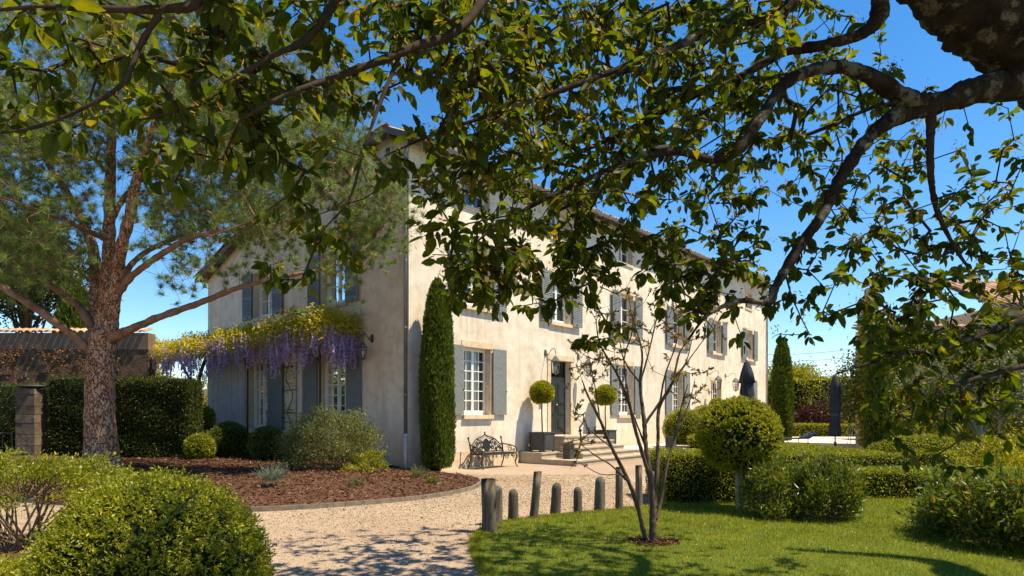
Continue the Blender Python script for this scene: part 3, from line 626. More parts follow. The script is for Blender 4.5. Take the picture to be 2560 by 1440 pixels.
def lantern(name, label, u, z, mp_gable=False, arm=.45, size=1.0, fancy=True):
    loc = hw(u, 0, z) if not mp_gable else hw(0, u, z)
    rot = HA if not mp_gable else HA - math.pi / 2   # local -y points away from the wall
    t = empty(name, loc, label, 'lantern', rot, 'wall lanterns on the house')
    g = MB(); g.prism([(-.05, 0, -.12), (.05, 0, -.12), (.07, 0, 0), (.05, 0, .12), (-.05, 0, .12), (-.07, 0, 0)], (0, -.025, 0)); g.build('wall_plate', 'lantern_metal', t)
    pts = catmull([(0, -.02, -.02), (0, -.14 * size, -.06), (0, -.24 * size, .06), (0, -.36 * size, .14), (0, -arm, .08), (0, -arm - .01, -.08)], 5)
    g = MB(); g.tube(pts, .013, 6); sp = [(0, -.10 + math.cos(a) * .05 * (1 - a / 9), .0 + math.sin(a) * .05 * (1 - a / 9)) for a in np.arange(0, 7, .5)]; g.tube(sp, .008, 5); g.build('bracket', 'lantern_metal', t, True)
    y0 = -arm - .01; s = size; zt = -.12
    lb = MB(); n = 6
    lb.lathe([(.02, zt), (.05 * s, zt - .03), (.07 * s, zt - .06), (.17 * s, zt - .20 * s), (.17 * s, zt - .215 * s), (.15 * s, zt - .22 * s)], n, (0, y0, 0)); lb.build('cap', 'lantern_metal', t)
    fb = MB(); zb = zt - .62 * s
    for k in range(n):
        a = 2 * math.pi * k / n; fb.tube([(math.cos(a) * .15 * s, y0 + math.sin(a) * .15 * s, zt - .21 * s), (math.cos(a) * .115 * s, y0 + math.sin(a) * .115 * s, zb)], .010, 4)
    for zz, rr in ((zt - .225 * s, .15), (zt - .33 * s, .143), (zb, .115)):
        fb.tube([(math.cos(2 * math.pi * k / n) * rr * s, y0 + math.sin(2 * math.pi * k / n) * rr * s, zz) for k in range(n + 1)], .009, 4, False)
    fb.lathe([(.02, zb - .07 * s), (.05 * s, zb - .03 * s), (.115 * s, zb - .008), (.115 * s, zb)], n, (0, y0, 0)); fb.build('cage', 'lantern_metal', t)
    for k in range(n):
        a0, a1 = 2 * math.pi * k / n, 2 * math.pi * (k + 1) / n; gl = MB()
        gl.add([(math.cos(a0) * .14 * s, y0 + math.sin(a0) * .14 * s, zt - .225 * s), (math.cos(a1) * .14 * s, y0 + math.sin(a1) * .14 * s, zt - .225 * s), (math.cos(a1) * .11 * s, y0 + math.sin(a1) * .11 * s, zb + .005), (math.cos(a0) * .11 * s, y0 + math.sin(a0) * .11 * s, zb + .005)], [[0, 1, 2, 3]]); gl.build('pane', 'glass', t)
    bl = MB(); bl.lathe([(.02, zb + .01), (.022, zb + .12), (.04, zb + .16), (.045, zb + .20), (.02, zb + .25)], 8, (0, y0, 0)); bl.build('bulb', 'window_paint', t, True)
lantern('wall_lantern', 'wall lantern on curled bracket left of the front door', 6.47, 3.88, size=1.0)
lantern('wall_lantern', 'wall lantern right of the front door, behind the bare young tree', 8.60, 3.90, size=1.0)
lantern('wall_lantern', 'wall lantern left of the glazed terrace door', 21.06, 3.86, size=1.15, arm=.6)
lantern('wall_lantern', 'wall lantern between glazed terrace door and closed blue parasol', 23.6, 3.86, size=1.15, arm=.6)
lantern('wall_lantern', 'small wall lantern on the shaded gable beside the wisteria', 1.62, 3.93, True, size=.8, arm=.34)

# cast iron bench
bench = empty('garden_bench', hw(2.95, -.42, 0), 'ornate black cast iron bench below the first window', 'bench', HA)
BW = .78
def spiral(c, r, turns, a0, plane='xz', sgn=1, n=18):
    out = []
    for k in range(n + 1):
        t = k / n; a = a0 + sgn * turns * 2 * math.pi * t; rr = r * (1 - .82 * t); p = (math.cos(a) * rr, math.sin(a) * rr)
        out.append((c[0] + p[0], c[1], c[2] + p[1]) if plane == 'xz' else (c[0], c[1] + p[0], c[2] + p[1]))
    return out
g = MB(); g.box((-BW + .06, -.40, .43), (BW - .06, .04, .455))
for k in range(9): yy = -.40 + k * .049; g.box((-BW + .05, yy, .456), (BW - .05, yy + .036, .472))
g.tube([(-BW + .05, -.41, .43), (0, -.43, .43), (BW - .05, -.41, .43)], .018, 6); g.build('seat', 'iron', bench)
def by(z): return .06 + (z - .45) * .22
bk = MB(); arch = [(-BW + .04, .70), (-.62, .74), (-.48, .86), (-.30, .93), (-.14, .965), (0, 1.02), (.14, .965), (.30, .93), (.48, .86), (.62, .74), (BW - .04, .70)]
bk.tube(catmull([(x, by(z), z) for x, z in arch], 4), .021, 6); bk.tube([(-BW + .04, by(.5), .5), (BW - .04, by(.5), .5)], .016, 6)
bk.tube(catmull([(x * .93, by(z - .05), z - .055) for x, z in arch], 3), .011, 5)
for s in (-1, 1): bk.tube([(s * (BW - .03), by(.45), .42), (s * (BW - .02), by(.7), .74), (s * (BW - .01), by(.95), .90)], [.026, .024, .02], 7); bk.lathe([(.012, 0), (.03, .02), (.034, .05), (.012, .08)], 8, (s * (BW - .01), by(.95), .89))
bk.lathe([(.012, 0), (.028, .03), (.018, .06), (.03, .085), (.004, .12)], 8, (0, by(1.0), 1.01)); back = bk.build('backrest', 'iron', bench, True)
md = MB(); vs = [(math.cos(a) * .155, by(.69 + math.sin(a) * .2), .69 + math.sin(a) * .2) for a in np.arange(0, 2 * math.pi - .01, .3)]; md.prism(vs, (0, .02, 0)); md.tube(vs + vs[:1], .017, 5, False); md.build('medallion', 'iron', back)
for s in (-1, 1):
    scr = MB()
    for cx, cz, r, tn, a0, sg in ((.26, .80, .085, 1.6, 2.6, 1), (.27, .62, .085, 1.6, 3.6, -1), (.43, .73, .08, 1.6, 1.0, 1), (.45, .58, .065, 1.5, 5, -1), (.58, .65, .075, 1.6, .6, -1), (.68, .58, .055, 1.4, 2, 1), (.36, .88, .04, 1.3, 0, 1)):
        p = spiral((s * cx, 0, cz), r, tn, a0 if s > 0 else math.pi - a0, 'xz', sg * s); scr.tube([(q[0], by(q[2]), q[2]) for q in p], .0175, 5)
    for k in range(5): xx = s * (.2 + k * .12); scr.tube([(xx, by(.5), .5), (xx + s * .03, by(.56), .56), (xx, by(.60), .60)], .01, 5)
    scr.build('scrollwork', 'iron', back, True)
for s in (-1, 1):
    ar = MB(); X = s * (BW - .0)
    ar.tube(catmull([(X, by(.72), .72), (X + s * .05, -.05, .70), (X + s * .07, -.28, .66), (X + s * .06, -.42, .58), (X + s * .04, -.44, .48), (X + s * .03, -.40, .43)], 4), .02, 6)
    ar.tube(spiral((X + s * .04, -.16, .56), .11, 1.7, .4, 'yz'), .012, 5); ar.tube(spiral((X + s * .04, -.34, .52), .065, 1.5, 2.4, 'yz', -1), .011, 5); ar.tube([(X, .05, .44), (X + s * .03, -.42, .44)], .018, 6); ar.build('armrest', 'iron', bench, True)
    lg = MB(); lg.tube(catmull([(X + s * .02, -.42, .44), (X + s * .04, -.46, .32), (X + s * .03, -.40, .18), (X + s * .03, -.44, .06), (X + s * .04, -.50, .0)], 4), [.026] * 9 + [.02] * 8, 6); lg.tube(spiral((X + s * .03, -.32, .33), .075, 1.5, 0, 'yz'), .011, 5); lg.build('leg', 'iron', bench, True)
    lg = MB(); lg.tube(catmull([(X, .05, .44), (X, .07, .25), (X, .12, .1), (X, .16, 0)], 4), .022, 6); lg.tube(spiral((X + s * .02, -.05, .30), .085, 1.5, 1, 'yz'), .011, 5); lg.build('leg', 'iron', bench, True)
ap = MB()
for k in range(8):
    s = -1 if k < 4 else 1; cx = s * (.12 + (k % 4) * .17); ap.tube(spiral((cx, -.41, .375), .05, 1.4, k, 'xz', s), .009, 5)
ap.build('apron', 'iron', bench, True)

# ------------------------------------------------------------------ foliage builders
def wob(P, f=3.0, a=1.0): return a * (np.sin(P[:, 0] * f + 1.3) * np.cos(P[:, 1] * f * .9 + .4) + .6 * np.sin(P[:, 2] * f * 1.7 + P[:, 0] * f * .7)) / 1.6
def clip_ball(n, c, rad, squash=1.0, lo=-.75, bumpy=.03, leaf=.03, spread=.8, depth=.06, asp=.5, sprig=0.0):
    """clipped ball: leaves over an ellipsoid shell, plus a dark inner core; local coordinates"""
    d = rdirs(int(n * 1.6)); d = d[d[:, 2] > lo][:n]; r3 = A(rad) if hasattr(rad, '__len__') else A([rad, rad, rad * squash])
    off = 1 + bumpy * wob(d * 3, 2.2) + rng.normal(0, bumpy * .35, len(d)) - (rng.random(len(d)) ** 2) * depth + (rng.random(len(d)) < .012) * rng.uniform(.02, .10, len(d))
    P = d * off[:, None] * r3 + A(c); nd = unit(d / r3)
    dr = unit(nd + rng.normal(0, spread, d.shape) + A([0, 0, .25])); L = leaf * rng.uniform(.65, 1.35, len(d))
    if sprig:
        ns = len(P) // 9; tl_ = (rng.random(ns * 9) * sprig)[:, None]; sd = unit(nd[:ns] + rng.normal(0, .45, (ns, 3)) + A([0, 0, .35])); lon = rng.uniform(.5, 1.3, (ns, 1)); sd9 = np.repeat(sd, 9, 0)
        P = np.repeat(P[:ns] - nd[:ns] * sprig * .5, 9, 0) + sd9 * tl_ * np.repeat(lon, 9, 0); dr = unit(sd9 * .75 + rng.normal(0, .6, sd9.shape)); L = leaf * rng.uniform(.65, 1.35, len(P))
    V, Fs = inst(LEAF2, P, dr, rng.uniform(0, 6.28, len(P)), L, L * asp)
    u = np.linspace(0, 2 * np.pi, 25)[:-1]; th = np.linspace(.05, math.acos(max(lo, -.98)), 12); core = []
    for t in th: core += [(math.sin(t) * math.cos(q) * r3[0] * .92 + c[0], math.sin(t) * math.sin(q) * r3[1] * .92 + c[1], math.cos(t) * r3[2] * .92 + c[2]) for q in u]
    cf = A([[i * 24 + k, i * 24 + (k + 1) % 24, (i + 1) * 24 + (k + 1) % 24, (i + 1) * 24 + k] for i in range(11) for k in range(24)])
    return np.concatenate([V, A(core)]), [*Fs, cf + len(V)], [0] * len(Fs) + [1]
def clip_box(n, a, b, leaf=.03, bumpy=.03, spread=.8, asp=.5, faces='tfblr', rnd=.12, inset=.07):
    a = A(a, float); b = A(b, float); s = b - a; areas = {'t': s[0] * s[1], 'f': s[0] * s[2], 'b': s[0] * s[2], 'l': s[1] * s[2], 'r': s[1] * s[2]}
    tot = sum(areas[q] for q in faces); Ps = []; Ns = []
    for q in faces:
        m = int(n * areas[q] / tot); u = rng.random((m, 3)); P = a + u * s; N_ = np.zeros((m, 3))
        ax, val, sg = {'t': (2, b[2], 1), 'f': (1, a[1], -1), 'b': (1, b[1], 1), 'l': (0, a[0], -1), 'r': (0, b[0], 1)}[q]
        P[:, ax] = val; N_[:, ax] = sg; Ps.append(P); Ns.append(N_)
    P = np.concatenate(Ps); N_ = np.concatenate(Ns)
    ctr = (a + b) / 2; h = s / 2 - rnd; Q = np.clip(P - ctr, -h, h); Q[:, 2] = np.where(P[:, 2] - ctr[2] < h[2], P[:, 2] - ctr[2], Q[:, 2]); dv = P - ctr - Q; ln = np.linalg.norm(dv, axis=1, keepdims=True)
    P = np.where(ln > rnd, ctr + Q + dv / np.maximum(ln, 1e-6) * rnd, P); N_ = unit(N_ + .6 * dv / np.maximum(ln, 1e-6))
    P = P + N_ * (bumpy * wob(P, 3.1) + rng.normal(0, bumpy * .4, len(P)) - rng.random(len(P)) ** 2 * .05)[:, None]
    dr = unit(N_ + rng.normal(0, spread, P.shape) + A([0, 0, .25])); L = leaf * rng.uniform(.65, 1.35, len(P))
    V, Fs = inst(LEAF2, P, dr, rng.uniform(0, 6.28, len(P)), L, L * asp)
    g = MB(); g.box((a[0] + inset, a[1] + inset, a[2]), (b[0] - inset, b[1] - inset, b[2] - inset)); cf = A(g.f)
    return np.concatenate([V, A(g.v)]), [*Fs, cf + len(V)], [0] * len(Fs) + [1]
def hedge(name, label, cat, a, b, n, mat, leaf=.035, z=0.0, rot=0.0, **kw):
    c = ((a[0] + b[0]) / 2, (a[1] + b[1]) / 2); t = empty(name, (c[0], c[1], z), label, cat, rot)
    V, Fs, mi = clip_box(n, (a[0] - c[0], a[1] - c[1], a[2]), (b[0] - c[0], b[1] - c[1], b[2]), leaf, **kw)
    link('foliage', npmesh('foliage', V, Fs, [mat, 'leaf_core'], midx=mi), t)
    g = MB(); s0 = max(.3, (b[0] - a[0]) / 7)
    for x in np.arange(a[0] - c[0] + s0 / 2, b[0] - c[0], s0): g.tube([(x, 0, -.05), (x + .03, .02, (a[2] + b[2]) / 2)], .03, 5)
    g.build('stem', 'shrub_stem', t); return t
def shrub(name, label, cat, loc, rad, n, mat, leaf=.06, asp=.35, clumps=40, csize=.28, stems=9, lo=-.55, stem_r=.012, spread=.9, up=.35, shell=.55, stem_mat='shrub_stem', group=None, lift=0.0):
    """loose shrub: leaf sprays in clumps through an ellipsoid, on real stems"""
    rx, ry, rz_ = rad; t = empty(name, loc, label, cat, random.uniform(0, 6), group)
    d = rdirs(clumps * 3); d = d[d[:, 2] > lo][:clumps]; cr = shell + (1 - shell) * rng.random(len(d)) ** .5
    cz = rz_ * (1.0 if lo < -.3 else .0); Cc = d * cr[:, None] * A([rx, ry, rz_]) * (1 + .12 * rng.normal(size=(len(d), 1))) + A([0, 0, lift + rz_ * min(.98, -lo + .12)])
    idx = rng.integers(0, len(Cc), n); off = rng.normal(size=(n, 3)) * csize * A([rx, ry, rz_]) * .6
    P = Cc[idx] + off; P[:, 2] = np.maximum(P[:, 2], .03)
    dr = unit(unit(P - A([0, 0, rz_ * .4])) * .6 + rng.normal(0, spread, P.shape) * .7 + A([0, 0, up])); L = leaf * rng.uniform(.55, 1.4, n)
    V, Fs = inst(LEAF2, P, dr, rng.uniform(0, 6.28, n), L, L * asp)
    link('foliage', npmesh('foliage', V, Fs, mat), t)
    g = MB()
    for k in range(stems):
        tg = Cc[k % len(Cc)]; a = random.uniform(0, 6.28); b0 = A([math.cos(a) * rx * .18, math.sin(a) * ry * .18, -.05]); mid = (b0 * .5 + tg * .5) * A([1, 1, .9]) + rng.normal(0, .05, 3)
        g.tube([b0, mid, tg], [stem_r, stem_r * .7, stem_r * .35], 5)
    # fine twigs to each clump
    B0 = Cc * .35 + A([0, 0, .05 + lift * .5]); m = len(Cc); fv, ff = frusta(B0, Cc, np.full(m, stem_r * .5), np.full(m, stem_r * .2), 4)
    g.add([tuple(q) for q in fv], [list(map(int, f)) for f in ff[0]])
    g.build('stems', stem_mat, t); return t
def topiary(name, label, loc, rad, stem_h, n, mat='box_leaf', leaf=.035, stem_r=.03, squash=1.0, lo=-.9, bark='pale_bark', group=None, ci=None, **kw):
    t = empty(name, loc, label, 'topiary', 0, group)
    V, Fs, mi = clip_ball(n, (0, 0, stem_h), rad, squash, lo, leaf=leaf, **kw); link('foliage', npmesh('foliage', V, Fs, [mat, 'leaf_core'], midx=mi), t)
    if not hasattr(rad, '__len__') and stem_h > rad * .9:
        g = MB(); g.tube([(0, 0, -.03), (.01, 0, .03), (-.01, .01, stem_h * .5), (.01, 0, stem_h)], [stem_r * 1.5, stem_r * 1.1, stem_r, stem_r * .9], 9, jit=.06); g.build('trunk', bark, t, True)
    return t
def cypress(name, label, loc, rad, h, n, leaf=.09):
    t = empty(name, loc, label, 'cypress'); m = n
    zt = rng.random(m) ** .9; prof_ = np.interp(zt, [0, .05, .25, .55, .78, .90, .97, 1], [.80, .95, 1.0, .97, .80, .55, .27, .05]); a = rng.uniform(0, 6.28, m)
    rr = rad * prof_ * (1 + .07 * np.sin(a * 5 + zt * 9) + rng.normal(0, .05, m)); P = np.stack([np.cos(a) * rr, np.sin(a) * rr, .08 + zt * h], 1)
    out = np.stack([np.cos(a), np.sin(a), np.zeros(m)], 1); dr = unit(out * .38 + A([0, 0, 1.0]) + rng.normal(0, .22, (m, 3))); L = leaf * rng.uniform(.6, 1.5, m)
    V, Fs = inst(LEAF2, P, dr, rng.uniform(0, 6.28, m), L, L * .3)
    g = MB(); g.lathe([(rad * .62, .1)] + [(rad * .88 * q, .1 + h * z) for z, q in ((.06, .93), (.25, 1), (.55, .97), (.78, .80), (.90, .52), (.96, .2), (.985, .03))], 16); cv = A(g.v)
    fq = A([f for f in g.f if len(f) == 4]); link('foliage', npmesh('foliage', np.concatenate([V, cv]), [*Fs, fq + len(V)], ['cypress', 'leaf_core'], midx=[0, 1]), t)
    g = MB(); g.tube([(0, 0, -.05), (0, 0, .4)], [.09, .07], 8); g.build('trunk', 'shrub_stem', t); return t

# planters with clipped balls beside the steps
def planter(name, label, u, o, z, w_=.62, h=.66):
    t = empty(name, hw(u, -o, z), label, 'planter', HA, 'square planters beside the doors'); s = w_ / 2
    b = MB()
    for a0, a1 in (((-s, -s), (s, -s + .03)), ((-s, s - .03), (s, s)), ((-s, -s + .03), (-s + .03, s - .03)), ((s - .03, -s + .03), (s, s - .03))): b.box((*a0, .05), (*a1, h - .03))
    b.box((-s + .03, -s + .03, .07), (s - .03, s - .03, h - .1)); b.build('box', 'planter_paint', t)
    r = MB()
    for a0, a1 in (((-s - .02, -s - .02), (s + .02, -s + .04)), ((-s - .02, s - .04), (s + .02, s + .02)), ((-s - .02, -s + .04), (-s + .04, s - .04)), ((s - .04, -s + .04), (s + .02, s - .04))): r.box((*a0, h - .03), (*a1, h + .01))
    r.build('rim', 'planter_paint', t)
    for sx in (-1, 1):
        for sy in (-1, 1): g = MB(); g.box((sx * (s - .035) - .035, sy * (s - .035) - .035, 0), (sx * (s - .035) + .035, sy * (s - .035) + .035, h - .04)); g.box((sx * (s - .035) - .037, sy * (s - .035) - .037, 0), (sx * (s - .035) + .037, sy * (s - .035) + .037, .06)); g.build('corner_post', 'planter_paint', t)
    for yy in (-s - .004,): g = MB(); g.box((-s + .08, yy, .12), (s - .08, yy + .006, h - .1)); g.build('panel', 'planter_paint', t)
    g = MB(); g.box((-s + .04, -s + .04, h - .1), (s - .04, s - .04, h - .06)); g.build('soil', 'soil', t)
    return t
planter('planter', 'dark square planter on the step block left of the front door', 5.55, .55, .385)
topiary('ball_topiary', 'clipped ball on a slim stem in the planter left of the front door', hw(5.55, -.55, .99), .39, 1.42, 5200, 'gold_box', .06, .022, bark='twig_bark', bumpy=.05, asp=.6)
planter('planter', 'dark square planter right of the front door, behind the young tree', 9.72, .55, .385)
topiary('ball_topiary', 'clipped ball on a slim stem right of the front door', hw(9.72, -.55, .99), .40, 1.42, 5000, 'gold_box', .06, .022, bark='twig_bark', bumpy=.05, asp=.6)
planter('planter', 'distant square planter at the glazed terrace door', 20.5, .75, .3)
topiary('ball_topiary', 'small distant clipped ball beside the glazed terrace door', hw(20.5, -.75, .9), .36, 1.25, 3000, 'box_leaf', .06, .022, bark='twig_bark', bumpy=.04, asp=.6)
# dark pots on and beside the steps
def pot(name, label, loc, r, h):
    t = empty(name, loc, label, 'pot', HA); b = MB()
    b.box((-r, -r, 0), (r, r, .02)); b.box((-r, -r, .02), (r, -r + .015, h)); b.box((-r, r - .015, .02), (r, r, h)); b.box((-r, -r + .015, .02), (-r + .015, r - .015, h)); b.box((r - .015, -r + .015, .02), (r, r - .015, h)); b.build('pot_body', 'planter_paint', t)
    g = MB(); g.box((-r + .015, -r + .015, .03), (r - .015, r - .015, h - .06)); g.build('soil', 'soil', t)
    g = MB(); g.tube([(-r - .01, -r - .01, h), (r + .01, -r - .01, h), (r + .01, r + .01, h), (-r - .01, r + .01, h), (-r - .01, -r - .01, h)], .012, 5, False); g.build('rim', 'planter_paint', t)
pot('metal_pot', 'small dark square metal pot standing on the entrance steps', gr(1422, 1147, .185), .14, .5)
pot('metal_pot', 'grey square pot at the terrace corner right of the steps', (*hw(10.6, -2.9)[:2], .3), .15, .5)

# ------------------------------------------------------------------ bollards along the lawn
bl = [(1225, 1331, 1208, 19, 'leftmost wooden bollard, nearest to the camera', -.03), (1241, 1312, 1212, 15, 'wooden bollard half hidden behind the leftmost one', .02), (1283, 1302, 1222, 13, 'short pointed wooden bollard next to the tallest one', 0), (1334, 1297, 1183, 11, 'tallest leaning wooden bollard with a rounded top', .09),
      (1388, 1288, 1206, 13, 'knotty medium wooden bollard right of the tallest one', .06), (1444, 1285, 1217, 11, 'shortest slim wooden bollard in the row', 0), (1499, 1280, 1190, 14, 'thick wooden bollard left of the thin upright one', .03), (1548, 1276, 1181, 9.5, 'thin upright wooden bollard left of the young tree', 0),
      (1597, 1268, 1180, 9, 'wooden bollard seen just left of the young tree stems', 0), (1630, 1262, 1178, 10, 'wooden bollard seen through the young tree stems', .01), (1665, 1258, 1180, 11, 'rightmost wooden bollard, against the clipped box hedge', -.02)]
for px, py, pt, wpx, lab, lean in bl:
    p = gr(px, py); Y = p.y; h = (py - pt) * Y / F; r = wpx * Y / F * .95; n = 14; b = MB(); vs = []; ks = [random.uniform(.92, 1.08) for _ in range(n)]
    prof_ = [(1.08, -.06), (1.05, .05), (1.0, .25), (1.0, .5), (.96, .75), (.94, h - r * .7), (.86, h - r * .35), (.62, h - r * .1), (.25, h)] if h > .62 else [(1.05, -.06), (1.03, .05), (1.0, .2), (.98, h - r * 1.2), (.85, h - r * .6), (.55, h - r * .2), (.15, h)]
    for q, z in prof_:
        for k in range(n): a = 2 * math.pi * k / n; rr = r * q * ks[k] * (1 + .035 * math.sin(z * 9 + k)); vs.append((math.cos(a) * rr + lean * z, math.sin(a) * rr, z))
    m = len(prof_); b.add(vs, [[i * n + k, i * n + (k + 1) % n, (i + 1) * n + (k + 1) % n, (i + 1) * n + k] for i in range(m - 1) for k in range(n)] + [list(range((m - 1) * n, m * n))])
    o = b.build('wooden_bollard', 'bollard_wood', None, True); o.location = p; o.rotation_euler = (0, 0, random.uniform(-.4, .4)); tag(o, lab, 'bollard', 'wooden bollards along the lawn edge')

# ------------------------------------------------------------------ closed parasols
def parasol(label, X, Y, z0, top, r):
    t = empty('parasol', (X, Y, z0), label, 'parasol', 0, 'closed blue parasols on the terrace'); h = top - z0
    g = MB(); g.tube([(0, 0, 0), (0, 0, h - .05)], .03, 8); g.lathe([(.005, h - .05), (.03, h - .03), (.02, h + .02), (.004, h + .05)], 8); g.build('pole', 'steel_pale', t)
    g = MB(); g.box((-.32, -.32, 0), (.32, .32, .07)); g.lathe([(.06, .07), (.05, .3)], 8); g.build('base', 'planter_paint', t)
    fl = lambda k, z: 1 + .22 * (1 if k % 3 == 0 else (-.3 if k % 3 == 1 else .1)) * min(1, (h - z) / .5) + .05 * math.sin(k * 2.3 + z * 3)
    g = MB(); g.lathe([(.02, h), (r * .45, h - .12), (r * .8, h - .45), (r * 1.05, h - .8), (r * .75, h - .82)], 24, flute=fl); g.build('vent_flap', 'umbrella_cloth', t, True)
    fl2 = lambda k, z: 1 + .20 * math.cos(k * math.pi * 2 / 3 + z * .5) + .08 * math.sin(k * 1.7)
    g = MB(); g.lathe([(r * .3, h - .3), (r * .75, h - .8), (r * .95, h - 1.2), (r * .72, h * .42), (r * 1.05, h * .22), (r * .95, h * .17), (r * .4, h * .17)], 24, flute=fl2); g.build('canopy', 'umbrella_cloth', t, True)
    g = MB(); g.lathe([(r * .82, h * .44), (r * .84, h * .46), (r * .82, h * .48)], 16); g.build('strap', 'planter_paint', t)
p = at(1867, 900, 22.5); parasol('closed dark blue parasol standing close to the house', p.x, p.y, .3, p.z, .235)
p = at(2088, 935, 25.0); parasol('closed dark blue parasol standing free on the terrace', p.x, p.y, .3, p.z, .205)

# ------------------------------------------------------------------ trees grown towards leaf clusters
class Grow:
    def __init__(s): s.P = []; s.par = []; s.r = []; s.main = []
    def node(s, p, par, r, main): s.P.append(A(p, float)); s.par.append(par); s.r.append(r); s.main.append(main); return len(s.P) - 1
    def limb(s, pts, rad, start=None, sub=4):
        """pts 3-D, first joins node 'start' (or nearest)"""
        C = catmull(pts, sub); rr = np.interp(np.linspace(0, len(pts) - 1, len(C)), np.arange(len(pts)), rad)
        if start is None: par = -1
        elif start == 'near': par = int(np.argmin(np.linalg.norm(A(s.P) - C[0], axis=1)))
        else: par = start
        ids = []
        for p, q in zip(C, rr): par = s.node(p, par, q, True); ids.append(par)
        return C, rr, ids
    def reach(s, targets, step=.35, jit=.05, sag=.0, minr=.003, maxd=None, far_bias=0.0):
        T = A(targets); left = list(range(len(T))); NP = np.zeros((60000, 3)); m = len(s.P); NP[:m] = A(s.P); tips = {}
        D = np.full(len(T), 1e9); who = np.zeros(len(T), int)
        for i in range(len(T)): d = np.linalg.norm(NP[:m] - T[i], axis=1); who[i] = np.argmin(d); D[i] = d[who[i]]
        while left:
            li = A(left); i = int(li[np.argmin(D[li])]); left.remove(i)
            if maxd and D[i] > maxd: continue
            p0 = NP[who[i]]; d = T[i] - p0; L = np.linalg.norm(d); n = max(1, int(L / step)); par = int(who[i]); side = unit(np.cross(d, rng.normal(size=3))) * L * .10 * rng.normal(); new0 = m
            for k in range(1, n + 1):
                t = k / n; p = p0 + d * t + side * math.sin(t * math.pi) + (rng.normal(0, jit * step, 3) if k < n else 0) + A([0, 0, sag * L * math.sin(t * math.pi)])
                par = s.node(p, par, minr, False); NP[m] = p; m += 1
            tips[i] = par
            for q in range(new0, m):
                if left:
                    lf = A(left); dd = np.linalg.norm(T[lf] - NP[q], axis=1); up = dd < D[lf]; D[lf[up]] = dd[up]; who[lf[up]] = q
        return tips
    def thicken(s, tip_ids, base=.003, expo=.42):
        cnt = np.zeros(len(s.P)); 
        for t in tip_ids: cnt[t] += 1
        for i in range(len(s.P) - 1, -1, -1):
            if s.par[i] >= 0: cnt[s.par[i]] += cnt[i]
        for i in range(len(s.P)):
            if not s.main[i]: s.r[i] = base * max(cnt[i], 1) ** expo
    def twigs(s, n=5):
        ids = [i for i in range(len(s.P)) if not s.main[i] and s.par[i] >= 0]; P = A(s.P); r = A(s.r)
        p1 = P[ids]; pi = A([s.par[i] for i in ids]); p0 = P[pi]; r1 = r[ids]; r0 = np.minimum(r[pi], r1 * 1.5); p0 = p0 - (p1 - p0) * .06
        return frusta(p0, p1, r0, r1, n)
def limb_mesh(C, rr, name, mat, parent, n=12, jit=.05):
    C = A(C); m = len(C); k = 3; t = np.linspace(0, m - 1, (m - 1) * k + 1); C2 = np.stack([np.interp(t, np.arange(m), C[:, i]) for i in range(3)], 1); r2 = np.interp(t, np.arange(m), rr) * (1 + rng.normal(0, .035, len(t)))
    g = MB(); g.tube(C2, list(r2), n + 4, jit=jit * .6); v = A(g.v); nr = np.repeat(r2, n + 4)[:, None]; ax = np.repeat(C2, n + 4, 0); f = 3.2 / max(.05, float(np.max(r2))); amp = .16 * wob(v, f * .5)[:, None] + .07 * wob(v, f * 1.4)[:, None]
    g.v = [tuple(q) for q in ax + (v - ax) * (1 + amp)]; return g.build(name, mat, parent, True)

# ---- pine
pz = bz(-9.25, 14.5)
pine = empty('pine_tree', (-9.25, 14.5, pz), 'tall pine with flaking reddish bark standing in the mulch bed', 'pine tree')
PO = A([-9.25, 14.5, pz]); G = Grow()
def pat(px, py, Y): return A(at(px, py, Y)) - PO
tr = [(258, 1200, 14.5), (254, 1140, 14.5), (250, 1060, 14.5), (251, 960, 14.5), (254, 880, 14.5), (260, 825, 14.5)]
C, rr, ids = G.limb([pat(*q) for q in tr], [.46, .36, .31, .295, .285, .28], None, 5)
g = MB(); n = 22; g.tube(C, list(rr), n, jit=.045)
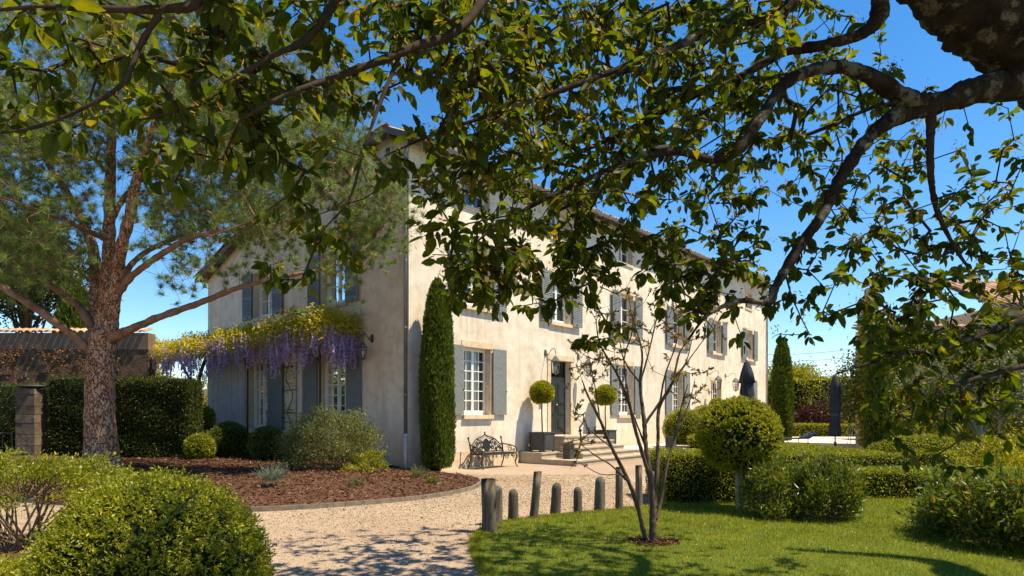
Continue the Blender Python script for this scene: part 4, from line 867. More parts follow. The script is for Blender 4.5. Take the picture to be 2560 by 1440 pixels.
# root flare
vs = A(g.v); a = np.arctan2(vs[:, 1], vs[:, 0]); fl = np.clip((.5 - vs[:, 2]) / .6, 0, 1) ** 2; vs[:, :2] *= (1 + fl * (.18 + .22 * np.maximum(0, np.sin(a * 5 + 1)))[:, ])[:, None]; g.v = [tuple(q) for q in vs]
g.build('trunk', 'pine_bark', pine, True)
limbs = [([(258, 835, 14.5), (268, 740, 14.5), (272, 640, 14.6), (275, 500, 14.6), (280, 340, 14.5), (292, 200, 14.4), (305, 60, 14.4), (310, -80, 14.4)], [.20, .15, .13, .11, .085, .06, .04, .02]),
         ([(270, 840, 14.5), (288, 740, 14.3), (300, 640, 14.1), (326, 530, 14.0), (345, 430, 13.9), (390, 300, 13.7), (450, 170, 13.5), (500, 60, 13.4)], [.20, .14, .125, .115, .09, .065, .04, .02]),
         ([(250, 840, 14.6), (238, 740, 14.9), (236, 640, 15.3), (205, 550, 15.6), (160, 470, 15.8), (95, 370, 16.0), (40, 250, 16.1)], [.18, .13, .12, .105, .085, .055, .025]),
         ([(235, 885, 14.45), (190, 845, 14.2), (110, 785, 13.9), (0, 712, 13.6), (-140, 610, 13.3), (-260, 520, 13.1)], [.115, .09, .082, .07, .05, .02]),
         ([(238, 830, 14.5), (200, 770, 14.6), (130, 715, 14.8), (50, 650, 15.0), (-60, 560, 15.2), (-180, 450, 15.3)], [.12, .085, .075, .065, .045, .02]),
         ([(278, 845, 14.45), (330, 822, 14.3), (400, 792, 14.2), (500, 757, 14.1), (600, 718, 14.0), (720, 690, 14.0), (850, 660, 14.2), (945, 590, 14.6), (985, 510, 15.0)], [.12, .088, .08, .068, .055, .042, .032, .022, .012]),
         ([(275, 760, 14.5), (330, 690, 14.0), (420, 625, 13.5), (490, 590, 13.2), (600, 572, 13.0), (720, 552, 13.0), (830, 480, 13.2)], [.10, .07, .06, .05, .038, .026, .012]),
         ([(285, 720, 14.5), (350, 640, 15.2), (450, 590, 16.0), (580, 540, 16.6), (700, 470, 17.0), (800, 400, 17.2)], [.09, .06, .05, .04, .028, .012]),
         ([(272, 560, 14.6), (330, 470, 15.5), (450, 380, 16.2), (600, 280, 16.6), (720, 180, 16.8)], [.08, .055, .045, .03, .012]),
         ([(270, 600, 14.6), (180, 560, 13.6), (80, 520, 12.8), (-60, 470, 12.3)], [.07, .05, .038, .014])]
for pts, rad in limbs:
    C, rr, ids = G.limb([pat(*q) for q in pts], rad, 'near', 4); limb_mesh(C, rr, 'limb', 'pine_bark' if max(rad) > .17 else 'pine_limb', pine, 10, .06)
ell = [(150, 130, 220, 190, 150), (470, 130, 240, 170, 170), (290, 320, 330, 110, 150), (640, 250, 240, 180, 150), (80, 440, 150, 170, 130), (560, 460, 210, 110, 120), (760, 400, 150, 110, 80), (935, 540, 80, 95, 62), (40, 640, 110, 90, 50), (720, 600, 130, 45, 16), (500, 680, 110, 30, 9), (880, 640, 70, 40, 16), (430, 560, 120, 60, 34), (160, 620, 110, 70, 30), (-150, 400, 160, 250, 60), (840, 300, 90, 110, 34), (350, -60, 400, 90, 60), (640, 545, 90, 50, 26), (760, 690, 120, 30, 7)]
TG = []
for cx, cy, rx, ry, n in ell:
    for _ in range(int(n * 1.15)):
        while True:
            u, v = random.uniform(-1, 1), random.uniform(-1, 1)
            if u * u + v * v < 1: break
        px, py = cx + u * rx, cy + v * ry
        if 235 < px < 350 and 390 < py < 700 and random.random() < .75: continue
        Y = random.gauss(14.6 if px < 850 else 15.0, 1.5 if px < 800 else .5); TG.append(pat(px, py, min(max(Y, 11.5), 17.8)))
tips = G.reach(TG, .5, .12, -.04); G.thicken(list(tips.values()), .004, .42)
V, Fs = G.twigs(5); tag(link('twigs', npmesh('twigs', V, Fs, 'pine_limb', True), pine), kind='stuff')
tp = A([G.P[t] for t in tips.values()]); tpar = A([G.P[G.par[t]] for t in tips.values()]); td = unit(tp - tpar + A([0, 0, .25]))
# each shoot: several side shoots, each a burst of long needles
SH = 5; n = len(tp); sp = np.repeat(tp, SH, 0) + rng.normal(0, .27, (n * SH, 3)); sd = unit(np.repeat(td, SH, 0) * .8 + rng.normal(0, .55, (n * SH, 3)) + A([0, 0, .3]))
NN = 70; m = len(sp); base = np.repeat(sp, NN, 0) + np.repeat(sd, NN, 0) * (rng.random((m * NN, 1)) * .06); nd = unit(np.repeat(sd, NN, 0) * .55 + rng.normal(0, .5, (m * NN, 3)))
L = rng.uniform(.12, .22, m * NN); V, Fs = inst(NEEDLE, base, nd, rng.uniform(0, 6.28, m * NN), L, np.full(m * NN, .0088)); tag(link('needles', npmesh('needles', V, Fs, 'needles'), pine), kind='stuff')
f2v, f2f = frusta(np.repeat(tp, SH, 0), sp + sd * .15, np.full(m, .004), np.full(m, .002), 4); tag(link('shoots', npmesh('shoots', f2v, f2f, 'pine_limb'), pine), kind='stuff')

# ---- the great overhanging tree in front of the camera
BT = A([6.6, 5.7, 0.0]); big = empty('overhanging_tree', BT, 'old broadleaf tree with lichen covered limbs hanging over the view', 'tree'); G = Grow()
def bat(px, py, Y): return A(at(px, py, Y)) - BT
C, rr, ids = G.limb([(0, 0, -.1), (-.02, 0, .5), (-.15, -.05, 1.4), (-.4, -.1, 2.4), (-.9, -.2, 3.3)], [.62, .5, .44, .42, .40], None, 4); limb_mesh(C, rr, 'trunk', 'lichen_bark', big, 18, .06)
BL = [([None, (2810, 380, 5.5), (2620, 168, 5.4), (2500, 68, 5.3), (2365, -35, 5.2), (2180, -130, 5.0), (1800, -220, 4.6), (1400, -260, 4.2), (1000, -240, 3.7), (600, -200, 3.1)], [.40, .36, .30, .28, .24, .18, .11, .07, .045, .025]),
      ([(2640, 175, 5.4), (2520, 212, 5.35), (2420, 232, 5.3), (2330, 258, 5.3), (2260, 245, 5.25), (2150, 178, 5.2), (2040, 172, 5.1), (1960, 212, 5.0), (1895, 305, 4.9), (1845, 375, 4.85), (1780, 400, 4.8), (1690, 378, 4.7), (1560, 410, 4.6), (1400, 480, 4.4), (1250, 560, 4.2), (1150, 640, 4.1)], [.24, .16, .125, .105, .09, .065, .058, .055, .05, .05, .04, .034, .028, .02, .013, .007]),
      ([(2330, 262, 5.3), (2250, 290, 5.3), (2190, 325, 5.25), (2110, 430, 5.2), (2060, 530, 5.15), (1990, 630, 5.1), (1940, 715, 5.05), (1922, 757, 5.0), (1850, 752, 4.95), (1770, 787, 4.9), (1720, 850, 4.85)], [.10, .085, .075, .062, .055, .048, .044, .036, .025, .017, .008]),
      ([(2328, 262, 5.3), (2325, 380, 5.3), (2330, 470, 5.35), (2350, 545, 5.4), (2400, 640, 5.45), (2450, 700, 5.5)], [.055, .036, .032, .025, .018, .01]),
      ([(2190, -100, 5.05), (2200, 30, 5.1), (2150, 85, 5.15), (2060, 112, 5.2), (1960, 132, 5.3), (1850, 190, 5.4), (1720, 245, 5.5), (1560, 330, 5.5), (1400, 400, 5.4), (1200, 470, 5.2)], [.11, .08, .06, .05, .046, .042, .035, .027, .018, .009]),
      ([(2050, -160, 4.9), (1950, 45, 4.8), (1840, 48, 4.7), (1700, 112, 4.5), (1500, 190, 4.3), (1300, 262, 4.1), (1100, 330, 3.9), (960, 390, 3.8)], [.09, .05, .042, .033, .025, .018, .011, .006]),
      ([(1900, -200, 4.7), (1700, 40, 5.6), (1500, 120, 6.0), (1300, 180, 6.3), (1100, 240, 6.4)], [.08, .045, .034, .022, .01]),
      ([(1350, -255, 4.15), (1180, 40, 3.7), (1030, 120, 3.4), (860, 185, 3.2), (720, 235, 3.0), (600, 300, 2.9)], [.06, .036, .03, .024, .018, .008]),
      ([(960, -235, 3.65), (800, 60, 3.2), (680, 140, 3.0), (560, 205, 2.9)], [.045, .026, .018, .008]),
      ([(800, -220, 3.4), (520, -10, 2.9), (410, 22, 2.8), (250, 22, 2.7), (90, 18, 2.6), (-60, 30, 2.6)], [.045, .03, .027, .02, .014, .008]),
      ([(405, 25, 2.8), (352, 110, 2.8), (310, 205, 2.75), (225, 262, 2.7), (100, 315, 2.65), (-20, 335, 2.6)], [.022, .018, .015, .012, .010, .007]),
      ([(1000, 135, 3.4), (945, 270, 3.3), (905, 390, 3.25), (872, 500, 3.2), (790, 592, 3.15)], [.016, .014, .011, .009, .005]),
      ([None, (2900, 700, 5.4), (2700, 780, 5.2), (2560, 800, 5.1), (2420, 850, 5.0), (2330, 872, 4.95), (2200, 900, 4.9), (2090, 935, 4.85)], [.14, .08, .055, .045, .037, .028, .017, .008]),
      ([(2760, 770, 5.25), (2620, 890, 5.1), (2500, 930, 5.0), (2400, 960, 4.95), (2290, 1010, 4.9)], [.05, .036, .028, .022, .009]),
      ([(1900, -205, 4.7), (2200, -420, 3.6), (2600, -600, 2.6)], [.09, .06, .02]), ([None, (3300, -300, 6.4), (3200, -900, 6.8)], [.26, .16, .06]), ([(2330, -30, 5.2), (2500, -350, 6.6), (2300, -600, 7.6)], [.14, .09, .03])]
for pts, rad in BL:
    q = [A([-.85, -.2, 3.2]) if p is None else bat(*p) for p in pts]
    if max(rad) < .25: rad = [v * (.80 if pts[0] is not None and pts[0][0] > 1500 else .70) for v in rad]
    C, rr, ids = G.limb(q, rad, 'near' if len(G.P) else None, 5)
    # gentle knotty wander
    limb_mesh(C, rr * (1 + .06 * rng.normal(size=len(rr))), 'limb', 'lichen_bark' if max(rad) > .05 else 'twig_bark', big, 12 if max(rad) > .1 else 8, .07)
DENS = ["35555566466778888888888888300002",
        "35555555666566999999999986420000",
        "24446667775433999999999977650000",
        "34455666654200499999998776665203",
        "22112556530004799999987777666214",
        "00004445420035668888877736665244",
        "00000000242003368888866647665543",
        "00000000044002488884476634666553",
        "00000000333002688884676533566665",
        "00000000000000376610566323453777"[:26] + "256666",
        "00000000000000000023020123" + "156655",
        "00000000000000000000000000" + "056555",
        "00000000000000000000000000" + "056555",
        "00000000000000000000000000" + "045443",
        "00000000000000000000000000" + "002210"]
TG = []
def dep(px, py):
    d = np.interp(px, [0, 500, 900, 1300, 1700, 2100, 2560], [2.7, 2.75, 3.4, 4.4, 4.9, 5.4, 5.7])
    if py > 660 and px > 2050: d = 4.95
    return d
for r, row in enumerate(DENS):
    for c, ch in enumerate(row):
        k = int(ch) * .80 * (.40 if c < 7 else .62 if c < 12 else 1.0) * (1.75 if 12 <= c <= 22 and r < 6 else 1.35 if 12 <= c <= 23 else 1.15)
        nk = int(k) + (random.random() < k - int(k))
        for _ in range(nk):
            px, py = (c + random.random()) * 80, (r + random.random()) * 80 - 18; d0 = dep(px, py)
            sp_ = .45 if px < 800 else (.75 if px < 1200 else 1.0)
            if py > 600: sp_ *= .45
            if px < 1100: d0 += .35
            Y = d0 + random.gauss(0, .5) * sp_ + (random.random() ** 2) * (3.8 if 1150 < px < 2250 and py < 560 else 1.0) * sp_
            TG.append(bat(px, py, Y))
n_vis = len(TG)
# unseen crown above the frame, added and shaped to shade leaves and ground
for _ in range(1500):
    x = random.uniform(-1.2, 8.0); y = random.uniform(1.0, (3.6 if x < 1.6 else 7.2) if x < 5 else 5.6); ztop = EYE + 1037 / F * y + .35
    z = random.uniform(max(ztop, 3.6), max(ztop + .6, 7.2 - .10 * (x - 5) ** 2)); TG.append(A([x, y, z]) - BT)
tips = G.reach(TG, .22, .16, -.05); G.thicken(list(tips.values()), .0032, .43)
V, Fs = G.twigs(5); tag(link('twigs', npmesh('twigs', V, Fs, 'twig_bark', True), big), kind='stuff')
lp = []; ld = []; ll = []; fl_p = []; fl_d = []
for i, t in tips.items():
    p = G.P[t]; d = unit((p - G.P[G.par[t]])[None])[0]; k = random.randint(6, 10)
    for q in range(k):
        a = rng.normal(size=3); a[2] *= .5; v = unit((d * .7 + unit(a[None])[0] * 1.0 + A([0, 0, -.55]))[None])[0]
        lp.append(p + v * .02 - d * random.random() * .10 + rng.normal(0, .015, 3)); ld.append(v); ll.append(random.choice((.9, 1, 1, 1.25)) * random.uniform(.05, .112))
    if random.random() < .5:
        q = G.P[G.par[t]]
        for _ in range(3): v = unit((d * .3 + rng.normal(size=3) + A([0, 0, -.4]))[None])[0]; lp.append(q + v * .02); ld.append(v); ll.append(random.uniform(.045, .10))
    if random.random() < (.6 if p[0] + BT[0] < .2 else .42):
        m = random.randint(14, 26); fl_p.append(p + rng.normal(0, .035, (m, 3))); fl_d.append(unit(rng.normal(size=(m, 3)) + A([0, 0, -.2])))
lp = A(lp); ld = A(ld); ll = A(ll); roll = rng.normal(0, .7, len(lp))
W = lp + BT; pxs = CX + F * W[:, 0] / W[:, 1]; pys = HY - F * (W[:, 2] - EYE) / W[:, 1]; size = ll / W[:, 1]
vis = (pxs > 10) & (pxs < 2550) & (pys > 10) & (pys < 1430); order = np.argsort(np.where(vis, -size, 0))[:300]; single = np.zeros(len(lp), bool); single[order] = True
x_, y_, z_ = frames(ld, roll); LM = []
for k in range(3): me = npmesh('leaf', BIGS[k][0], BIGS[k][1], 'canopy_leaf_single', True); LM.append(me)
for i in order:
    o = link('leaf', LM[int(i) % 3], big); L_ = ll[i]; M = Matrix(((x_[i][0], y_[i][0], z_[i][0]), (x_[i][1], y_[i][1], z_[i][1]), (x_[i][2], y_[i][2], z_[i][2])))
    o.matrix_local = Matrix.Translation(lp[i]) @ M.to_4x4() @ Matrix.Diagonal((L_ * .56, L_, L_ * .56, 1))
parts = []
for k in range(3):
    s = (np.arange(len(lp)) % 3 == k) & ~single; parts.append(inst(BIGS[k], lp[s], ld[s], roll[s], ll[s], ll[s] * .56))
V, Fs = joinparts(parts); tag(link('foliage', npmesh('foliage', V, Fs, 'canopy_leaf', True), big), kind='stuff')
fp = np.concatenate(fl_p); fd = np.concatenate(fl_d); m = len(fp); V, Fs = inst(LEAF2, fp, fd, rng.uniform(0, 6, m), rng.uniform(.02, .05, m), rng.uniform(.006, .012, m)); tag(link('blossom', npmesh('blossom', V, Fs, 'catkin'), big), kind='stuff')

# ------------------------------------------------------------------ young multi-stem tree on the lawn
yt0 = gr(1632, 1358); YT = A(yt0); yt = empty('young_tree', yt0, 'small bare multi-stemmed tree with sparse leaf tufts on the lawn', 'tree'); G = Grow()
def yat(px, py, dy=0.0): return A(at(px, py, yt0.y + dy)) - YT
YL = [([(1632, 1362, 0), (1632, 1300, 0), (1630, 1230, 0), (1615, 1120, .05), (1610, 1050, .1), (1600, 960, .2), (1605, 880, .25), (1580, 790, .3)], [.062, .055, .045, .036, .032, .024, .018, .008]),
      ([(1622, 1362, 0), (1610, 1330, -.05), (1595, 1270, -.1), (1570, 1200, -.2), (1530, 1120, -.3), (1500, 1050, -.4), (1470, 990, -.5), (1455, 950, -.55)], [.045, .04, .034, .03, .026, .022, .015, .008]),
      ([(1634, 1270, 0), (1642, 1180, .1), (1645, 1100, .2), (1648, 1020, .3), (1680, 960, .35), (1700, 880, .4), (1735, 840, .4)], [.042, .034, .03, .026, .02, .014, .006]),
      ([(1620, 1180, .0), (1590, 1080, -.1), (1570, 1000, -.2), (1540, 930, -.3), (1500, 860, -.4), (1490, 800, -.4)], [.034, .027, .022, .018, .012, .006]),
      ([(1640, 1300, 0), (1655, 1240, .1), (1668, 1160, .2), (1690, 1080, .3), (1705, 1010, .3), (1720, 960, .3)], [.03, .025, .022, .018, .012, .006]),
      ([(1612, 1060, .1), (1660, 990, .1), (1690, 940, .1), (1715, 905, .1), (1730, 850, .1)], [.024, .018, .014, .01, .005]),
      ([(1575, 1210, -.2), (1530, 1165, -.4), (1490, 1140, -.5), (1450, 1110, -.6)], [.016, .012, .009, .005]),
      ([(1602, 960, .2), (1560, 900, .1), (1545, 830, .1), (1520, 770, .1)], [.016, .012, .009, .005]),
      ([(1590, 1240, -.1), (1560, 1190, -.3), (1500, 1185, -.5), (1440, 1150, -.6)], [.012, .009, .007, .004]),
      ([(1600, 960, .2), (1622, 880, .3), (1640, 800, .35), (1652, 735, .4)], [.016, .012, .009, .004]), ([(1648, 1020, .3), (1662, 940, .15), (1690, 860, .1), (1702, 785, .1)], [.018, .013, .009, .004]), ([(1572, 1000, -.2), (1560, 900, -.1), (1582, 820, -.1), (1570, 735, -.1)], [.016, .012, .009, .004]), ([(1500, 1050, -.4), (1488, 970, -.35), (1472, 890, -.3)], [.012, .009, .004]), ([(1680, 960, .35), (1722, 900, .45), (1768, 835, .5), (1792, 785, .5)], [.014, .01, .008, .004]), ([(1690, 1080, .3), (1722, 1010, .4), (1738, 945, .45)], [.012, .009, .004]), ([(1530, 1120, -.3), (1480, 1080, -.5), (1443, 1045, -.6)], [.012, .009, .004]), ([(1615, 1120, .05), (1580, 1030, .2), (1550, 960, .3), (1535, 880, .35)], [.016, .012, .009, .004])]
for pts, rad in YL:
    C, rr, ids = G.limb([yat(*q) for q in pts], [q * .82 for q in rad], 'near' if len(G.P) else None, 4); limb_mesh(C, rr, 'stem', 'young_bark', yt, 9, .06)
TG = []
for px, py, n, s in ((1490, 800, 5, 25), (1580, 760, 6, 35), (1640, 850, 5, 30), (1735, 830, 5, 25), (1460, 940, 8, 25), (1500, 900, 5, 25), (1540, 860, 4, 25), (1700, 940, 5, 20), (1720, 1000, 4, 15), (1450, 1110, 5, 15), (1440, 1150, 3, 10), (1470, 1010, 5, 20), (1560, 950, 3, 20), (1680, 870, 4, 25), (1610, 800, 5, 30), (1650, 740, 4, 20), (1700, 790, 4, 20), (1570, 740, 4, 20), (1475, 890, 4, 18), (1790, 790, 4, 18), (1735, 950, 4, 18), (1445, 1045, 4, 15), (1535, 880, 4, 20), (1660, 780, 4, 40), (1520, 740, 4, 25), (1770, 790, 4, 20)):
    for _ in range(int(n * 2.1)): TG.append(yat(random.gauss(px, s * 1.3), random.gauss(py, s * 1.3), random.gauss(0, .35)))
tips = G.reach(TG, .14, .16, 0); G.thicken(list(tips.values()), .0026, .42)
V, Fs = G.twigs(5); tag(link('twigs', npmesh('twigs', V, Fs, 'young_bark', True), yt), kind='stuff')
lp = []; ld = []
for t in tips.values():
    p = G.P[t]; d = unit((p - G.P[G.par[t]])[None])[0]
    for _ in range(random.randint(9, 15)): v = unit((d + rng.normal(0, .8, 3) + A([0, 0, .2]))[None])[0]; lp.append(p - d * random.random() * .09); ld.append(v)
m = len(lp); Ln = rng.uniform(.03, .065, m); V, Fs = inst(LEAF2, A(lp), A(ld), rng.uniform(0, 6, m), Ln, Ln * .42); tag(link('leaf_tufts', npmesh('leaf_tufts', V, Fs, 'spring_tuft'), yt), kind='stuff')
ring = []
for k in range(20): a = k / 20 * 6.283; ring.append((yt0.x + math.cos(a) * .34 * random.uniform(.85, 1.1), yt0.y + math.sin(a) * .30 * random.uniform(.85, 1.1)))
RING = ring; sheet('tree_ring', ring, .028, 'soil')

# ------------------------------------------------------------------ clipped and loose shrubs
p = gr(1848, 1277); topiary('big_ball_topiary', 'large clipped box ball on a pale trunk beside the lawn', p, .68, 1.29, 30000, 'gold_box', .036, .062, .96, -.93, spread=.75, bumpy=.025, sprig=.07)
topiary('box_dome', 'large clipped box dome in the left foreground', (-3.03, 5.45, 0), (.93, .93, 1.0), .14, 62000, 'box_leaf', .030, lo=-.35, spread=.85, bumpy=.035, depth=.10, asp=.45, sprig=.11)
hedge('box_hedge', 'clipped box hedge block behind the bollards and the big ball', 'hedge', (2.78, 11.75, 0), (4.75, 13.3, .95), 20000, 'box_leaf', .036)
hedge('low_hedge', 'long low box hedge with a bright top behind the right shrubs', 'hedge', (6.6, 12.4, 0), (12.6, 13.5, .56), 26000, 'box_leaf', .04)
hedge('wide_hedge', 'broad flat clipped hedge in front of the free standing parasol', 'hedge', (6.9, 16.6, 0), (10.3, 22.6, .62), 26000, 'box_leaf', .05)
hedge('back_hedge', 'narrow clipped parterre hedge between the flat hedge and the olive tree', 'hedge', (11.0, 17.4, 0), (15.6, 18.2, .62), 14000, 'box_leaf', .045)
hedge('far_low_hedge', 'distant low hedge behind the parasol on the terrace', 'hedge', (16.6, 39.5, 0), (23.0, 40.6, .75), 7000, 'box_leaf', .09, z=.3)
hedge('tall_far_hedge', 'tall sunlit hedge closing the view behind the terrace', 'hedge', (18.5, 46, 0), (34, 48, 4.2), 20000, 'ivy_leaf', .16, bumpy=.22)
p = gr(1962, 1302); shrub('oleander', 'dark green loose shrub below the big box ball', 'shrub', (p.x, p.y + .3, 0), (.44, .45, .47), 8000, 'laurel', .085, .24, 60, .30, 8, up=.5)
p = gr(2085, 1310); shrub('reddish_shrub', 'upright shrub with reddish shoots between lawn and low hedge', 'shrub', (p.x + .05, p.y + .3, 0), (.42, .42, .56), 8000, 'laurel', .075, .30, 60, .26, 16, up=.7, stem_r=.014)
p = gr(2490, 1385); shrub('laurel_shrub', 'large glossy green shrub at the right edge of the lawn', 'shrub', (p.x + .62, p.y + .6, 0), (1.05, .85, .50), 24000, 'laurel', .085, .36, 130, .22, 14, up=.45)
shrub('golden_shrub', 'yellow green shrub behind the low hedge at the right edge', 'shrub', (12.1, 15.6, 0), (1.5, 1.0, .62), 14000, 'ivy_leaf', .085, .38, 90, .22, 10)
shrub('sage_shrub', 'greyish green loose shrub in front of the gable', 'shrub', (*at(825, 0, 16.3)[:2], bz(*at(825, 0, 16.3)[:2]) - .02), (1.30, 1.05, .86), 40000, 'sage_leaf', .055, .36, 150, .20, 16, up=.4)
shrub('glossy_shrub', 'low green leafy plant at the right foot of the greyish shrub', 'shrub', (*at(915, 0, 15.6)[:2], bz(*at(915, 0, 15.6)[:2])), (.45, .4, .30), 3000, 'ivy_leaf', .055, .4, 24, .28, 6)
for lab, px, py, Y, r, m, n in (('dark green rounded shrub at the foot of the wisteria trunk', 572, 1085, 20.5, .62, 'box_dark', 7000), ('pale green rounded shrub at the right end of the tall hedge', 500, 1092, 19.6, .42, 'box_leaf', 4500), ('upper pale green shrub behind the tall hedge end', 500, 1015, 21.5, .45, 'box_leaf', 4500), ('dark shrub half hidden behind the greyish shrub', 670, 1090, 19.5, .55, 'box_dark', 6000)):
    q = at(px, py, Y); t = topiary('round_shrub', lab, (q.x, q.y, bz(q.x, q.y)), r, r * .75 if py > 1050 else 1.2, n, m, .06, lo=-.8, bumpy=.09, spread=1.0, asp=.5); t['category'] = 'shrub'
def tuft(name, label, px, py, h, n, mat, w_=.010):
    q = gr(px, py, .2); z = bz(q.x, q.y); q = gr(px, py, z); t = empty(name, q, label, 'plant'); a = rng.uniform(0, 6.28, n); d = unit(np.stack([np.cos(a) * .7, np.sin(a) * .7, np.full(n, .8)], 1) + rng.normal(0, .3, (n, 3))); b0 = rng.normal(0, h * .16, (n, 3)); b0[:, 2] = np.abs(b0[:, 2]) * .5
    L = h * rng.uniform(.5, 1.1, n); V, Fs = inst(LEAF2, b0, d, rng.uniform(0, 6, n), L, np.full(n, w_)); link('leaves', npmesh('leaves', V, Fs, mat), t)
    m = n * 5; i = rng.integers(0, n, m); V, Fs = inst(LEAF2, b0[i] + d[i] * (L[i] * rng.uniform(.3, 1, m))[:, None], unit(d[i] + rng.normal(0, .7, (m, 3))), rng.uniform(0, 6, m), rng.uniform(.02, .05, m), np.full(m, .008)); tag(link('leaflets', npmesh('leaflets', V, Fs, mat), t), kind='stuff')
tuft('lavender', 'silvery lavender clump in the middle of the mulch', 680, 1205, .40, 260, 'silver_leaf', .011)
tuft('small_herb', 'tiny green herb tuft in the mulch right of the lavender', 885, 1216, .20, 120, 'sage_leaf')
tuft('small_herb', 'wispy yellow green herb near the cypress foot', 1044, 1194, .30, 160, 'sage_leaf')
tuft('small_herb', 'small green herb tuft near the tip of the mulch bed', 1080, 1214, .24, 180, 'laurel')
# left foreground shrub on visible stems, low golden cover
shrub('sprawling_shrub', 'sprawling shrub on bare stems at the left edge', 'shrub', (-6.05, 7.9, 0), (1.15, .95, .50), 15000, 'box_leaf', .045, .42, 110, .15, 44, lo=.05, stem_r=.018, up=.4, shell=.75, lift=.55)
shrub('golden_cover', 'low golden shrub in the bottom left corner', 'shrub', (-4.75, 5.75, 0), (.75, .5, .20), 9000, 'gold_box', .038, .45, 60, .25, 8)
# cypresses
q = hw(.52, -.62, 0); cypress('cypress', 'dark columnar cypress against the house corner', (q.x, q.y, bz(q.x, q.y) - .05), .43, 5.3, 26000, .10)
p = at(1956, 1105, 31.0); cypress('cypress', 'smooth columnar cypress beyond the far end of the house', (p.x, p.y, .3), .43, 4.9, 16000, .12)
p = at(2196, 1100, 24.5); cypress('cypress', 'slim cypress in front of the ivy covered wall', (p.x, p.y, 0), .42, 5.2, 12000, .12)
# terrace beds
q = hw(13.3, -2.2, .3); topiary('box_mound', 'rounded box shrub on the terrace right of the steps', q, .85, .75, 9000, 'box_leaf', .05, lo=-.8, bumpy=.05)
q = hw(15.6, -2.3, .3); topiary('box_mound', 'larger golden box mound below the third ground floor window', q, .95, .85, 10000, 'gold_box', .05, lo=-.8, bumpy=.05)
q = hw(18.6, -2.2, .3); topiary('dome_topiary', 'dark dome topiary on a short stem right of the golden mound', q, .72, 1.15, 7000, 'box_leaf', .05, .05, .8, -.35, bumpy=.03)
q0, q1 = hw(12.3, -3.1), hw(19.5, -3.1); t = hedge('terrace_hedge', 'low loose hedge along the terrace edge', 'hedge', (-3.6, -.3, 0), (3.6, .3, .5), 9000, 'ivy_leaf', .06, z=.3, rot=HA, bumpy=.08); t.location = ((q0.x + q1.x) / 2, (q0.y + q1.y) / 2, .3)
p = at(2035, 1050, 42); shrub('plum_shrub', 'dark purple shrub in front of the tall far hedge', 'shrub', (p.x, p.y, .3), (2.0, 1.2, 1.15), 9000, 'plum_leaf', .16, .45, 80, .22, 8)
p = at(2300, 1110, 24); topiary('cushion_shrub', 'rounded clipped cushion shrub beyond the parterre hedge', (p.x, p.y, 0), (2.0, 1.2, .8), .1, 9000, 'box_leaf', .07, lo=-.3, bumpy=.05)

# ------------------------------------------------------------------ pergola and wisteria
def gw(s, o, z=0): return hw(-o, s, z)
per = empty('pergola', gw(8, 1.5, bz(*gw(8, 1.5)[:2])), 'iron pergola carrying the wisteria along the gable', 'pergola', HA); pb = per.location.z
def lp_(s, o, z): return Vector((-o + 1.5, s - 8, z - pb))
for s in (2.6, 6.8, 11.0, 14.6, 18.0):
    g = MB(); g.tube([lp_(s, 1.15, .1), lp_(s, 1.15, 4.0)], .03, 8); g.build('post', 'iron', per)
    g = MB(); g.tube(catmull([lp_(s, 1.15, 3.1), lp_(s + .25, 1.15, 3.6), lp_(s + .7, 1.15, 3.95)], 4), .016, 6); g.build('brace', 'iron', per)
for o in (.15, 1.15): g = MB(); g.tube([lp_(2.0, o, 4.02), lp_(18.2, o, 4.02)], .028, 6); g.build('rail', 'iron', per)
for s in np.arange(2.2, 18.2, .9): g = MB(); g.tube([lp_(s, .1, 4.08), lp_(s, 1.35, 4.08)], .02, 6); g.build('cross_bar', 'iron', per)
wt = empty('wisteria', gw(10.9, 1.0, bz(*gw(10.9, 1.0)[:2])), 'wisteria in bloom trailing lilac flowers over the pergola', 'wisteria', HA); wb = wt.location.z
def wl(s, o, z): return A([-o + 1.0, s - 10.9, z - wb])
g = MB(); g.tube(catmull([wl(10.9, 1.0, .1), wl(10.8, .95, 1.0), wl(10.95, 1.07, 2.0), wl(10.8, .95, 3.0), wl(10.2, .9, 3.9), wl(9.0, 1.1, 4.15), wl(6.5, .9, 4.2), wl(3.0, .8, 4.25)], 5), np.linspace(.10, .025, 36), 9, jit=.12); g.build('trunk', 'young_bark', wt, True)
g = MB(); g.tube(catmull([wl(10.9, 1.0, 2.6), wl(11.6, 1.2, 3.5), wl(12.8, 1.0, 4.1), wl(17.5, .9, 4.2)], 5), np.linspace(.05, .02, 16), 7, jit=.12); g.build('branch', 'young_bark', wt, True)
N_ = 58000; s = rng.uniform(1.9, 18.2, N_); o = rng.uniform(0, 1.7, N_); hgt = .42 + .25 * np.sin(s * 1.9) * .5 + .20 * np.sin(s * 4.3 + o * 3) * .6 + .34 * np.clip((5.5 - s) / 3, 0, 1)
z = 4.02 + rng.random(N_) * (hgt + .12) - .16 * rng.random(N_) * (rng.random(N_) < .4); edge = (o > 1.35); z[edge] -= rng.random(edge.sum()) * .35
P = np.stack([-o + 1.0, s - 10.9, z - wb], 1) + rng.normal(0, .05, (N_, 3)); L = rng.uniform(.06, .13, N_)
V, Fs = inst(LEAF2, P, unit(rng.normal(size=(N_, 3)) + A([-.4, 0, .15])), rng.uniform(0, 6, N_), L, L * .38); tag(link('foliage', npmesh('foliage', V, Fs, 'wisteria_leaf'), wt), kind='stuff')
